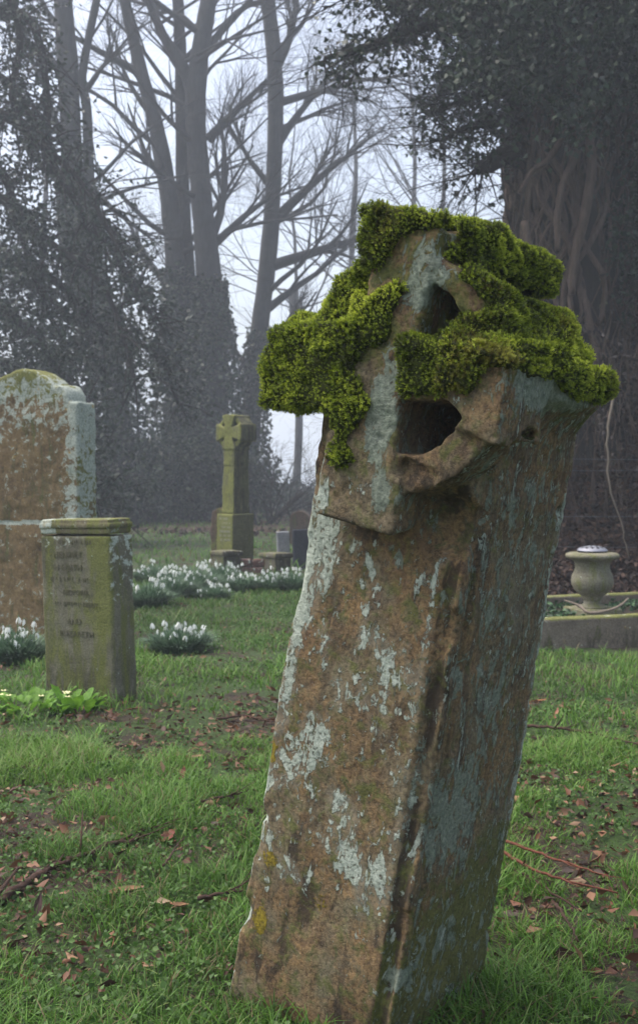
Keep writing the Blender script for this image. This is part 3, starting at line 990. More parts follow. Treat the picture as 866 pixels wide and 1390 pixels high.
M_SMALL = stone_mat('mossy_limestone', [(.3, (.09, .085, .06)), (.5, (.18, .17, .12)), (.7, (.27, .25, .19))], True, True, 0, 150)
def small_headstone():
    yaw = -math.radians(30)
    fr = at(157, 0, 4.14)          # front right lower corner
    W_, T_, H_ = .39, .150, .735
    root = empty('small_headstone')
    cx, sx = math.cos(yaw), math.sin(yaw)
    root.location = (fr.x - W_ / 2 * cx, fr.y - W_ / 2 * sx, 0)
    root.rotation_euler = (math.radians(1.0), math.radians(-1.4), yaw)
    tag(root, 'small green-stained square headstone with moulded cap and faint inscription, before the tall one', 'headstone')
    def body(X, Y, Z):
        d = sdbox(X, Y, Z, (0, T_ / 2, .30), (W_ / 2 - .008, T_ / 2 - .008, .372), .006)
        # chamfered front arrises
        ch = (np.abs(X) - (W_ / 2 - .008)) * .7071 + (-(Y - .008)) * .7071 + .007
        return smax(d, ch * (1) - .0 - .0, .004) if True else d
    def gr(V, N):
        x, y, z = V.T
        streak = np.exp(-((x - .07) / .06) ** 2) * .22 * sstep(.05, .5, z) + np.exp(-((x - .16) / .05) ** 2) * .18 + .10 * np.exp(-((x + .10) / .04) ** 2)
        g = .34 + .34 * vnoise(V * np.array([1, 1, .25]), 14, 3) - .1 + streak * (N[:, 1] < -.3)
        l = .22 + .18 * sstep(.55, .7, z) + .22 * (N[:, 0] > .5) * sstep(.25, .55, z)
        dk = .42 + .30 * sstep(.35, .0, z) * (1 - .4 * (x > .1)) + .1 * (z > .5)
        return np.stack([l, g, dk], 1)
    carve('slab', body, (-W_ / 2 - .03, -.04, -.10), (W_ / 2 + .03, T_ + .04, .70), .006, M_SMALL, root, (.004, .003), gr)
    def cap(X, Y, Z):
        a = sdbox(X, Y, Z, (0, T_ / 2, .690), (W_ / 2 - .011, T_ / 2 - .009, .012), .004)
        b = sdbox(X, Y, Z, (0, T_ / 2, .712), (W_ / 2 - .006, T_ / 2 - .004, .010), .004)
        c = sdbox(X, Y, Z, (0, T_ / 2, .728), (W_ / 2 - .014, T_ / 2 - .008, .010), .006)
        return np.minimum(np.minimum(a, b), c)
    def grc(V, N):
        return np.stack([.34 + .3 * (V[:, 0] < -.1), .48 + .12 * (N[:, 2] > .5), .35 + 0 * V[:, 0]], 1)
    M_CAP = stone_mat('lichened_cap_stone', [(.3, (.08, .07, .042)), (.5, (.15, .13, .075)), (.7, (.22, .19, .13))], True, True, .3, 150)
    carve('cap', cap, (-W_ / 2 - .03, -.03, .66), (W_ / 2 + .03, T_ + .03, .76), .005, M_CAP, root, (.003, .003), grc)
    mi = NT('worn_lettering'); mi.color((.10, .095, .058))
    mi.b.inputs['Roughness'].default_value = 1
    z = .635
    for i, (tx, s, x) in enumerate(((None, .030, -.01), ("HENRIET", .036, -.035), ("H EDITH", .036, -.035), (None, .028, -.02), ("BEDFORD", .028, 0.0), (None, .026, 0.0), ("AND", .032, -.01), ("ELIZABETH", .034, .0))):
        if tx is None:          # a line too worn to read: strokes only
            mb = MB(); rr_ = random.Random(i); xx = x - .11
            while xx < x + .11:
                w_ = rr_.uniform(.003, .012); h_ = s * .7
                if rr_.random() < .75:
                    z0_ = z + rr_.uniform(0, h_ * .4); z1_ = z + h_
                    mb.add([(a_, b_, c_) for a_ in (xx, xx + .0035) for b_ in (.0033, .0057) for c_ in (z0_, z1_)],
                           [(0, 1, 3, 2), (4, 6, 7, 5), (0, 4, 5, 1), (2, 3, 7, 6), (0, 2, 6, 4), (1, 5, 7, 3)])
                xx += .0035 + w_
            mb.build('inscription_line', mi.m, root, False)
        else:
            text_part(tx, s, 'inscription_line', mi.m, root, (x, .0045, z), .0012)
        z -= (.050, .052, .046, .050, .048, .070, .050, .05)[i]
small_headstone()

M_TALL = stone_mat('orange_sandstone', [(.3, (.075, .052, .034)), (.44, (.165, .112, .052)), (.56, (.23, .160, .075)), (.7, (.28, .225, .14))], True, True, .7, 90, ((.17, .20, .17), (.40, .44, .38)))
def tall_headstone():
    yaw = -math.radians(27)
    W_, T_ = .80, .16
    fr = at(107, 0, 5.80)
    root = empty('tall_headstone', (fr.x - W_ / 2 * math.cos(yaw), fr.y - W_ / 2 * math.sin(yaw), 0), (math.radians(1.5), math.radians(.8), yaw))
    tag(root, 'tall orange-brown headstone with scalloped arched top and white lichen, at the left edge', 'headstone')
    def f(X, Y, Z):
        b = np.maximum(np.abs(X) - W_ / 2, Z - 1.325)
        c1 = np.maximum(np.sqrt((X) ** 2 + (Z - 1.20) ** 2) - .315, np.abs(X) - .235)
        c2 = np.sqrt((np.abs(X) - .255) ** 2 + (Z - 1.335) ** 2) - .085
        d = np.minimum(np.minimum(b, c1), c2)
        d = smax(d, -(np.sqrt((np.abs(X) - .205) ** 2 + (Z - 1.53) ** 2) - .03), .01)
        r = smax(d, np.abs(Y - T_ / 2) - T_ / 2, .012)
        r = smax(r, -Z - .1, .01)
        # scored line across the face
        return smax(r, -(np.maximum(np.abs(Z - .655 - .02 * X) - .004, np.abs(Y) - .006)), .004)
    def gr(V, N):
        x, y, z = V.T
        big = fbm(V, 4, 3, 3)
        l = .34 + .24 * sstep(.95, 1.35, z + .25 * (big - .5)) + .26 * sstep(.22, .36, x + .12 * (big - .5)) * sstep(.2, .6, z)
        l = np.maximum(l, .95 * (np.abs(z - .655 - .02 * x) < .010))
        l -= .25 * sstep(1.44, 1.5, z)
        g = .30 + .5 * sstep(1.30, 1.42, z) + .25 * (N[:, 0] > .5)
        return np.stack([np.clip(l, 0, .98), g, .42 + 0 * x], 1)
    carve('slab', f, (-W_ / 2 - .04, -.05, -.10), (W_ / 2 + .04, T_ + .05, 1.58), .010, M_TALL, root, (.012, .006), gr, .004)
tall_headstone()

# far row ---------------------------------------------------------------------
M_CROSS = stone_mat('algae_green_stone', [(.3, (.07, .072, .035)), (.5, (.13, .13, .06)), (.7, (.18, .18, .10))], False, True, 0, 60, greencol=((.095, .10, .025), (.23, .24, .05)))
M_GREY = stone_mat('grey_brown_stone', [(.3, (.07, .062, .045)), (.5, (.13, .115, .08)), (.7, (.19, .17, .125))], True, True, 0, 60)
M_RED = stone_mat('red_brown_stone', [(.3, (.065, .042, .030)), (.5, (.11, .072, .05)), (.7, (.16, .115, .085))], True, True, 0, 60)
def ring_cross():
    Yd = 10.6
    s = Yd / 1443
    fr = at(314, 0, Yd)
    yaw = -math.radians(38)
    root = empty('ring_cross_monument', (fr.x, fr.y, 0), (0, math.radians(.5), yaw))
    tag(root, 'tall yellow-green ring-headed stone cross standing in the mist behind the snowdrops', 'stone cross')
    topz = CAM_H + (650 - 563) * s
    cz = topz - .175
    def head(X, Y, Z):
        v = np.maximum(np.abs(X) - (.032 + .062 * np.abs(Z - cz) / .17), np.abs(Z - cz) - .175)
        hb = np.maximum(np.abs(Z - cz) - (.032 + .062 * np.abs(X) / .17), np.abs(X) - .175)
        rr = np.sqrt(X ** 2 + (Z - cz) ** 2)
        lim = rr - .185
        cr = np.maximum(np.minimum(v, hb), lim)
        ring = np.abs(rr - .148) - .024
        f2 = np.minimum(smax(cr, np.abs(Y - .06) - .12, .01), smax(ring, np.abs(Y - .06) - .095, .01))
        neck = sdbox(X, Y, Z, (0, .06, cz - .25), (.078, .11, .09), .01)
        return smin(f2, neck, .01)
    def gg(V, N):
        x, y, z = V.T
        return np.stack([.2 + 0 * x, .50 + .1 * (N[:, 1] < -.3) - .28 * (N[:, 0] > .5), .30 + .25 * (N[:, 0] > .5)], 1)
    carve('cross_head', head, (-.24, -.12, cz - .36), (.24, .25, topz + .05), .010, M_CROSS, root, (.010, .006), gg, .003)
    z1 = CAM_H - (697 - 650) * s
    def shaft(X, Y, Z):
        hw = .072 + .022 * (topz - .5 - Z) / .8
        return smax(smax(np.abs(X) - hw, np.abs(Y - .06) - hw * 1.45, .01), np.maximum(Z - (cz - .30), z1 - Z), .006)
    carve('shaft', shaft, (-.16, -.16, z1 - .03), (.16, .30, cz - .26), .010, M_CROSS, root, (.010, .006), gg, .003)
    def base(X, Y, Z):
        return sdbox(X, Y, Z, (0, .06, z1 / 2 - .05), (.108, .16, z1 / 2 + .047), .008)
    def gb(V, N):
        return np.stack([.1 + 0 * V[:, 0], .66 - .3 * (N[:, 0] > .5), .15 + .3 * (N[:, 0] > .5)], 1)
    carve('inscribed_base', base, (-.16, -.16, -.12), (.16, .28, z1 + .03), .010, M_CROSS, root, (.005, .003), gb, .002)
    mi = NT('pale_worn_letters'); mi.color((.30, .30, .22))
    rr_ = random.Random(4)
    mb = MB()
    for k in range(6):
        zz = z1 - .06 - k * .042
        x = -.075 + rr_.random() * .02
        while x < .07:
            w_ = rr_.uniform(.008, .016)
            if rr_.random() < .8:
                for dx in (0, w_ * .7):
                    mb.add([(x + dx, -.1025, zz), (x + dx + .004, -.1025, zz), (x + dx + .004, -.1025, zz + .022), (x + dx, -.1025, zz + .022),
                            (x + dx, -.099, zz), (x + dx + .004, -.099, zz), (x + dx + .004, -.099, zz + .022), (x + dx, -.099, zz + .022)],
                           [(0, 1, 2, 3), (4, 7, 6, 5), (0, 4, 5, 1), (1, 5, 6, 2), (2, 6, 7, 3), (3, 7, 4, 0)])
            x += w_ + .006
    mb.build('worn_inscription', mi.m, root, False)
ring_cross()

def pedestal(px0, pxc, px1, Yd, ytop, label, name='kerb_block'):
    s = Yd / 1443
    top = CAM_H - (ytop - 650) * s
    yaw = -math.radians(52)
    c0 = at(pxc, 0, Yd)
    W_ = (pxc - px0) * s / math.cos(math.radians(52) + .12); T_ = (px1 - pxc) * s / math.sin(math.radians(52) + .12)
    root = empty(name, (c0.x - W_ / 2 * math.cos(yaw), c0.y - W_ / 2 * math.sin(yaw), 0), (0, 0, yaw))
    tag(root, label, 'stone block', 'stone blocks beside the snowdrops')
    gg = lambda V, N: np.stack([.30 + 0 * V[:, 0], .42 - .15 * (N[:, 0] > .5), .35 + .3 * (N[:, 0] > .5)], 1)
    carve('block', lambda X, Y, Z: sdbox(X, Y, Z, (0, T_ / 2, (top - .04) / 2 - .05), (W_ / 2 - .01, T_ / 2 - .01, (top - .04) / 2 + .05), .01), (-W_ / 2 - .04, -.04, -.15), (W_ / 2 + .04, T_ + .04, top), .012, M_GREY, root, (.008, .005), gg)
    carve('coping', lambda X, Y, Z: sdbox(X, Y, Z, (0, T_ / 2, top - .022), (W_ / 2 + .008, T_ / 2 + .008, .024), .012), (-W_ / 2 - .05, -.05, top - .08), (W_ / 2 + .05, T_ + .05, top + .04), .010, M_GREY, root, (.008, .005), gg)
pedestal(286, 303, 330, 9.95, 749, 'squat grey stone block with a coping just in front of the ring cross')
pedestal(354, 374, 399, 9.95, 752, 'squat grey-brown stone block with a coping, just left of the dark slate headstone')

def plain_stone(name, px0, px1, ytop, Yd, T_, yaw, mat, label, cat, shape='square', lean=0.0, l=.3, g=.4, dk=.35):
    s = Yd / 1443
    top = CAM_H - (ytop - 650) * s
    W_ = (px1 - px0) * s
    c0 = at((px0 + px1) / 2, 0, Yd)
    def f(X, Y, Z):
        if shape == 'gable':
            d = np.maximum(np.abs(X) - W_ / 2, Z - (top - np.abs(X) * .55))
        elif shape == 'round':
            rz = top - W_ * .4
            d = np.maximum(np.abs(X) - W_ / 2, np.where(Z > rz, np.sqrt(X ** 2 + ((Z - rz) * 1.25) ** 2) - W_ / 2, -1))
        else:
            d = np.maximum(np.abs(X) - W_ / 2, Z - top)
        return smax(smax(d, np.abs(Y - T_ / 2) - T_ / 2, .008), -Z - .1, .01)
    gg = lambda V, N: np.stack([l + 0 * V[:, 0], g + 0 * V[:, 0], dk + 0 * V[:, 0]], 1)
    o = carve(name, f, (-W_ / 2 - .04, -.04, -.12), (W_ / 2 + .04, T_ + .04, top + .06), .010, mat, None, (.008, .005), gg)
    o.location = (c0.x, c0.y, 0); o.rotation_euler = (0, lean, yaw)
    tag(o, label, cat)
    return o
plain_stone('leaning_headstone', 284, 306, 689, 10.9, .10, math.radians(-15), M_RED, 'short brown gable-topped headstone at the left foot of the ring cross', 'headstone', 'gable', .03, .2, .42, .3)
M_PALE = stone_mat('pale_grey_granite', [(.3, (.20, .21, .23)), (.5, (.27, .28, .30)), (.7, (.34, .35, .37))], False, False, 0, 90)
M_SLATE = stone_mat('dark_slate', [(.3, (.020, .024, .034)), (.5, (.035, .04, .055)), (.7, (.05, .055, .07))], False, False, 0, 90)
plain_stone('grey_headstone', 377, 394, 722, 11.6, .10, math.radians(8), M_PALE, 'low pale grey headstone behind the grey-brown stone block', 'headstone', 'square', -.03, .0, .0, .1)
plain_stone('slate_headstone', 398, 424, 719, 10.5, .09, math.radians(10), M_SLATE, 'dark slate headstone half hidden by the leaning cross gravestone', 'headstone', 'square', 0, .0, .0, .1)
plain_stone('brown_headstone', 392, 420, 694, 15.0, .14, math.radians(-10), M_RED, 'dark brown headstone far back in the grass beyond the slate headstone', 'headstone', 'round', .02, .1, .3, .5)

def brick_edge():
    Yd = 10.15
    root = empty('brick_grave_edging', (at(343, 0, Yd).x, Yd, 0))
    tag(root, 'low red brick grave edging between the two grey stone blocks', 'grave edging')
    M = stone_mat('old_red_brick', [(.3, (.08, .04, .032)), (.5, (.13, .065, .05)), (.7, (.19, .12, .09))], True, False, 0, 60)
    rr_ = random.Random(8)
    # two visible courses
    for k in range(2):
        for j in range(-1, 1):
            L = .21
            x = j * (L + .008) + (.1 if k else 0); z = -.02 + k * .078
            if k == 1 and j in (-4,): continue
            gg = lambda V, N: np.stack([.34 + 0 * V[:, 0], 0 * V[:, 0], .35 + 0 * V[:, 0]], 1)
            o = carve('brick', lambda X, Y, Z: sdbox(X, Y, Z, (0, 0, 0), (L / 2, .05, .036), .008), (-.13, -.07, -.06), (.13, .07, .06), .012, M, root, (.006, .004), gg)
            o.location = (x, rr_.uniform(-.008, .008) + .0, z + .04); o.rotation_euler = (0, 0, rr_.uniform(-.04, .04))
brick_edge()

# ------------------------------------------------------------------ kerbed plot and urn on the right
M_KERB = stone_mat('kerb_limestone', [(.3, (.12, .10, .075)), (.5, (.20, .165, .125)), (.7, (.28, .24, .185))], True, True, .45, 110)
A0, A1 = Vector((0.95, 5.56, 0)), Vector((2.65, 6.10, 0))
yawk = math.atan2(A1.y - A0.y, A1.x - A0.x)
def kerb_plot():
    root = empty('grave_kerb', A0, (0, 0, yawk))
    tag(root, 'low rectangular stone grave kerb with yellow lichen on top, round the urn', 'grave kerb')
    Lk = (A1 - A0).length; D = 1.05
    def gg(V, N):
        return np.stack([.25 + .1 * (N[:, 2] > .5), .28 + .45 * (N[:, 2] > .4), .34 + .15 * sstep(.1, 0, V[:, 2])], 1)
    for (x0, x1, y0, y1, hh) in ((0, Lk, 0, .085, .155), (0, Lk, D - .08, D, .155), (0, .08, .087, D - .082, .15), (Lk - .08, Lk, .087, D - .082, .15)):
        carve('kerb_stone', lambda X, Y, Z: sdbox(X, Y, Z, ((x0 + x1) / 2, (y0 + y1) / 2, hh / 2 - .05), ((x1 - x0) / 2, (y1 - y0) / 2, hh / 2 + .05), .01),
              (x0 - .04, y0 - .04, -.12), (x1 + .04, y1 + .04, hh + .04), .011, M_KERB, root, (.006, .004), gg)
    M = NT('plot_soil'); co = M.coords(1.0); n = M.noise(co, 40, 6, .7)
    M.color(M.ramp(n, [(.3, (.016, .012, .009)), (.6, (.05, .038, .026))])); M.bump(n, .02, 1)
    xs = np.linspace(.07, Lk - .07, 60); ys = np.linspace(.08, D - .07, 40)
    X, Y = np.meshgrid(xs, ys, indexing='ij')
    V = np.stack([X, Y, .085 + .02 * (vnoise(np.stack([X.ravel(), Y.ravel(), 0 * X.ravel()], 1), 9, 2).reshape(X.shape) - .5)], -1).reshape(-1, 3)
    i, j = np.meshgrid(np.arange(59), np.arange(39), indexing='ij'); a = (i * 40 + j).ravel()
    np_mesh('soil_fill', V, np.stack([a, a + 40, a + 41, a + 1], 1), M.m, root, True)
    rng = np.random.default_rng(61)
    n = 2600
    P = np.stack([.1 + (Lk - .2) * rng.random(n), .1 + (D - .2) * rng.random(n), np.zeros(n)], 1)
    P = P[vnoise(P, 5, 4) > .42]
    P[:, 2] = .09 + .03 * rng.random(len(P))
    d = rng.normal(size=P.shape); d[:, 2] = abs(d[:, 2]) * .5
    m = leaf_mat('low_ivy_leaf', [(0, (.012, .035, .012)), (.7, (.03, .085, .03)), (1, (.07, .15, .06))], .15)
    c, s_ = math.cos(yawk), math.sin(yawk)
    PW = np.stack([A0.x + P[:, 0] * c - P[:, 1] * s_, A0.y + P[:, 0] * s_ + P[:, 1] * c, P[:, 2]], 1)
    o = leaf_object('ground_cover', PW, .03, .024, d, m, None, rng)
    tag(o, kind='stuff')
kerb_plot()

M_URN = stone_mat('urn_stone', [(.3, (.15, .14, .095)), (.5, (.24, .225, .16)), (.7, (.33, .31, .235))], True, True, 0, 110)
def urn():
    Yd = 6.32
    c0 = at(804, 0, Yd)
    zb = .092
    root = empty('stone_urn', (c0.x, c0.y, zb))
    tag(root, 'cream stone flower urn with a pierced metal lid standing in the kerbed plot', 'urn')
    b = lambda r, z: (r, z)
    bowl = [(.002, .085), (.052, .085), (.056, .098), (.060, .108), (.084, .128), (.108, .152), (.121, .180), (.124, .205), (.119, .232), (.108, .256), (.101, .280), (.102, .305), (.112, .322),
            (.140, .334), (.155, .342), (.158, .352), (.154, .361), (.140, .368), (.100, .372), (.002, .372)]
    def lathe_growth(mb, name, mat, g):
        o = mb.build(name, mat, root)
        me = o.data
        at_ = me.color_attributes.new('growth', 'FLOAT_COLOR', 'POINT')
        at_.data.foreach_set('color', np.tile(np.array([*g, 1], np.float32), len(me.vertices)))
        return o
    mb = MB(); mb.lathe(bowl, 48); lathe_growth(mb, 'bowl', M_URN, (.22, .40, .30))
    mb = MB(); mb.lathe([(.002, .045), (.090, .045), (.088, .052), (.062, .060), (.050, .070), (.052, .0848), (.002, .0848)], 40)
    lathe_growth(mb, 'foot', M_URN, (.22, .45, .42))
    gg = lambda V, N: np.stack([.25 + 0 * V[:, 0], .42 + 0 * V[:, 0], .40 + 0 * V[:, 0]], 1)
    o = carve('plinth', lambda X, Y, Z: sdbox(X, Y, Z, (0, 0, .012), (.125, .125, .032), .008), (-.16, -.16, -.06), (.16, .16, .08), .009, M_URN, root, (.004, .003), gg)
    o.rotation_euler = (0, 0, math.radians(20))
    m = NT('dull_aluminium'); m.color((.24, .25, .29)); m.b.inputs['Metallic'].default_value = .35; m.b.inputs['Roughness'].default_value = .5
    n = 36
    # domed lid with real holes: grid of rings, leaving out hole faces
    rings = [(0.0, .0)] + [(.088 * k / 12, 0) for k in range(1, 13)]
    zf = lambda r: .374 + .038 * math.sqrt(max(0, 1 - (r / .092) ** 2)) ** 1.0
    mb = MB(); vs = []; fs = []
    na = 72
    for k in range(25):
        r = .006 + .084 * k / 24
        for j in range(na):
            th = 2 * math.pi * j / na
            vs.append((r * math.cos(th), r * math.sin(th), zf(r)))
    holes = [(.030, 2 * math.pi * j / 6) for j in range(6)] + [(.062, 2 * math.pi * (j + .5) / 12) for j in range(12)] 
    for k in range(24):
        for j in range(na):
            r = .006 + .084 * (k + .5) / 24; th = 2 * math.pi * (j + .5) / na
            x, y = r * math.cos(th), r * math.sin(th)
            if any((x - a * math.cos(b_)) ** 2 + (y - a * math.sin(b_)) ** 2 < .0095 ** 2 for a, b_ in holes): continue
            fs.append((k * na + j, k * na + (j + 1) % na, (k + 1) * na + (j + 1) % na, (k + 1) * na + j))
    mb.add(vs, fs)
    mb.build('pierced_lid', m.m, root)
    md = NT('urn_inner_shade'); md.color((.01, .01, .01))
    mb = MB(); mb.lathe([(.001, .3725), (.084, .3725), (.084, .376), (.001, .378)], 24); mb.build('hole_shade_disc', md.m, root)  # near-black disc: shade inside the urn, put in as colour behind the holes
urn()

# ------------------------------------------------------------------ wire fence on the bank
def wire_fence():
    root = empty('wire_fence', (2.0, 7.9, 0))
    tag(root, 'thin wire fence strung across the leaf-strewn bank behind the urn', 'fence')
    mw = NT('galvanised_wire'); mw.color((.10, .11, .13)); mw.b.inputs['Metallic'].default_value = .4; mw.b.inputs['Roughness'].default_value = .5
    mp = NT('fence_post_wood'); n = mp.noise(mp.coords((1, 1, .1)), 60, 5, .6); mp.color(mp.ramp(n, [(.3, (.04, .03, .022)), (.7, (.11, .085, .06))])); mp.bump(n, .006)
    for px in (640, 1000):
        x = (px - 433) / 1443 * 7.8
        mb = MB(); mb.tube([(x - 2.0, -.08, gz(x, 7.8) - .1), (x - 2.0, -.08, 1.25)], [.04, .037], 10, True, .05)
        mb.build('post', mp.m, root)
    for (yl, yr) in ((617, 622), (636, 634), (697, 698), (737, 741)):
        p0 = at(600, yl, 7.75); p1 = at(1010, yr, 7.75)
        pts = []
        for k in range(13):
            t = k / 12
            p = p0.lerp(p1, t); p.z -= .02 * 4 * t * (1 - t)
            pts.append((p.x - 2.0, p.y - 7.9, p.z))
        mb = MB(); mb.tube(pts, .0017, 6)
        mb.build('wire', mw.m, root)
wire_fence()
# ------------------------------------------------------------------ trees
def bark_mat(name, stops, sc=18, bump=.02):
    M = NT(name)
    co = M.coords((1, 1, .22), 'Object', True)
    n = M.noise(co, sc, 7, .7, .4); n2 = M.noise(M.coords(1.0, 'Object', True), 1.6, 4, .6)
    c = M.ramp(M.math('ADD', M.math('MULTIPLY', n, .6), M.math('MULTIPLY', n2, .4)), stops)
    M.color(c); M.bump(n, bump, 1)
    M.b.inputs['Roughness'].default_value = .9
    return M.m
M_BARK = bark_mat('grey_bark', [(.3, (.016, .017, .018)), (.5, (.038, .038, .038)), (.7, (.066, .065, .060))])
M_BARKD = bark_mat('dark_bark', [(.3, (.010, .008, .007)), (.5, (.022, .018, .016)), (.7, (.045, .036, .031))])
M_VINE = bark_mat('ivy_stem_bark', [(.3, (.026, .018, .014)), (.5, (.072, .050, .038)), (.7, (.135, .098, .075))], 40, .008)
M_TWIG = NT('twig_bark'); M_TWIG.color((.045, .038, .034)); M_TWIG = M_TWIG.m
M_IVY = leaf_mat('ivy_leaf', [(0, (.006, .014, .007)), (.6, (.016, .034, .014)), (.9, (.035, .062, .026)), (1, (.07, .09, .055))], .12, .4)
M_DARKLEAF = leaf_mat('evergreen_leaf', [(0, (.008, .016, .010)), (.7, (.020, .036, .020)), (1, (.045, .065, .04))], .1, .45)

def grow(mb, tw, p, d, L, r, lvl, rnd, maxlvl, up=.25, wob=.25, nch=(4, 6), spread=.8, thr=.012, tips=None, sides=None, kill=None):
    """grow one branch with its children; thick ones go to mb, fine ones to tw"""
    k = 5 if lvl < 2 else 4
    pts, rads = [p.copy()], [r]
    q = p.copy(); dd = d.normalized()
    for i in range(k):
        dd = (dd + Vector((rnd.gauss(0, wob), rnd.gauss(0, wob), rnd.gauss(0, wob) + up * .3)) * .5).normalized()
        q = q + dd * (L / k)
        pts.append(q.copy()); rads.append(max(r * (1 - .78 * (i + 1) / k), .0022))
    tgt = mb if r > thr else tw
    tgt.tube(pts, rads, 8 if r > .08 else (5 if r > .02 else 3), False)
    if tips is not None and lvl >= maxlvl - 1: tips.append(pts[-1])
    if lvl >= maxlvl: return
    n = rnd.randint(*nch)
    for j in range(n):
        t = rnd.uniform(.25, 1.0)
        idx = min(int(t * k), k - 1); f = t * k - idx
        b = pts[idx].lerp(pts[idx + 1], f)
        axis = (pts[idx + 1] - pts[idx]).normalized()
        rv = Vector((rnd.gauss(0, 1), rnd.gauss(0, 1), rnd.gauss(0, 1)))
        perp = (rv - axis * rv.dot(axis)).normalized()
        nd = (axis + perp * spread * rnd.uniform(.7, 1.3) + Vector((0, 0, up))).normalized()
        rr_ = (rads[idx] * (1 - f) + rads[idx + 1] * f)
        grow(mb, tw, b, nd, L * rnd.uniform(.42, .68), max(rr_ * rnd.uniform(.45, .65), .0025), lvl + 1, rnd, maxlvl, up, wob, nch, spread, thr, tips)

def smooth_path(pts, n):
    """catmull-rom through points (list of (Vector, r))"""
    P = [p for p, _ in pts]; R_ = [r for _, r in pts]
    P = [P[0] * 2 - P[1]] + P + [P[-1] * 2 - P[-2]]; R_ = [R_[0]] + R_ + [R_[-1]]
    out, rad = [], []
    for i in range(1, len(P) - 2):
        for k in range(n):
            t = k / n
            a, b, c, d = P[i - 1:i + 3]
            out.append(0.5 * ((2 * b) + (c - a) * t + (2 * a - 5 * b + 4 * c - d) * t * t + (3 * b - a - 3 * c + d) * t ** 3))
            rad.append(R_[i] * (1 - t) + R_[i + 1] * t)
    out.append(P[-2]); rad.append(R_[-2])
    return out, rad

def stem_tree(name, label, cat, stems, Yd, seed, group=None, nb=10, blen=3.2, extra=(), bmat=None, maxlvl=3, zmin=1.6, bside=None, RS=.72, nch=(5, 9)):
    """stems: list of [(px,py,rad_px,dy)...] at distance Yd; long side branches and twigs are grown from them"""
    rnd = random.Random(seed)
    s = Yd / 1443
    b0 = at(stems[0][0][0], 0, Yd)
    org = Vector((b0.x, Yd, gz(b0.x, Yd)))
    root = empty(name, org)
    tag(root, label, cat, group)
    bm_, br, tw = MB(), MB(), MB()
    paths = []
    for st in stems:
        pts = []
        for q in st:
            dy = q[3] if len(q) > 3 else 0
            v = at(q[0], q[1], Yd); v.y += dy
            pts.append((v - org, q[2] * s * RS))
        P, R_ = smooth_path(pts, 5)
        # continue well above the frame
        d = (P[-1] - P[-4]).normalized()
        q = P[-1].copy(); r = R_[-1]
        for i in range(6):
            d = (d + Vector((rnd.gauss(0, .12), rnd.gauss(0, .12), .12))).normalized()
            q = q + d * 1.0; r *= .80
            P.append(q.copy()); R_.append(r)
        R_ = [x * (1 + rnd.uniform(-.05, .05)) for x in R_]
        bm_.tube(P, R_, 14, True, .03)
        paths.append((P, R_))
    for P, R_ in paths:
        for j in range(nb):
            i = rnd.randint(3, len(P) - 2)
            if P[i].z < zmin: continue
            sgn = rnd.choice((-1, 1)) if bside is None else (bside if rnd.random() < .75 else -bside)
            d = Vector((sgn * rnd.uniform(.4, 1), rnd.uniform(-.6, .6), rnd.uniform(.25, .9))).normalized()
            grow(br, tw, P[i], d, blen * rnd.uniform(.6, 1.2), min(R_[i] * .42, .075), 1, rnd, maxlvl, .16, .26, nch, .75)
    for (x0, y0, x1, y1, rp) in extra:
        p0 = at(x0, y0, Yd) - org; p1 = at(x1, y1, Yd) - org
        grow(br, tw, p0, (p1 - p0), (p1 - p0).length, rp * s, 1, rnd, maxlvl, .12, .22, (7, 11), .65)
    bm_.build('trunk', bmat or M_BARK, root)
    br.add(tw.V, tw.F)
    if br.V: br.build('branches', bmat or M_BARK, root)
    return root, org, paths

def ivy_on(root, org, paths, zlo, zhi, n, seed, size=.10, mat=None, spread=.28, name='ivy_leaves', taper=True):
    rng = np.random.default_rng(seed)
    C = []
    for P, R_ in paths:
        A = np.array([tuple(p) for p in P]); R__ = np.array(R_)
        for _ in range(1):
            i = rng.integers(0, len(A) - 1, n); t = rng.random((n, 1))
            c = A[i] * (1 - t) + A[i + 1] * t
            k = (c[:, 2] > zlo) & (c[:, 2] < zhi * (.75 + .5 * vnoise(c, .8, 3)))
            c = c[k]; rr_ = R__[i][k]
            th = rng.random(len(c)) * 6.283
            fall = np.clip(1 - (c[:, 2] / zhi), .15, 1) if taper else 1.0
            lump = .35 + 1.3 * vnoise(c + np.stack([np.cos(th), np.sin(th), 0 * th], 1) * .3, 1.7, 5)
            rad = rr_ + spread * fall * lump * rng.random(len(c)) ** .6
            c = c + np.stack([np.cos(th) * rad, np.sin(th) * rad, rng.normal(0, .08, len(c))], 1)
            C.append(c)
    P = np.concatenate(C)
    P[:, 2] = np.maximum(P[:, 2], .02)
    d = rng.normal(size=P.shape); d[:, 2] -= .8
    L = size * (.6 + .8 * rng.random(len(P)))
    return leaf_object(name, P, L, L * .85, d, mat or M_IVY, root, rng)

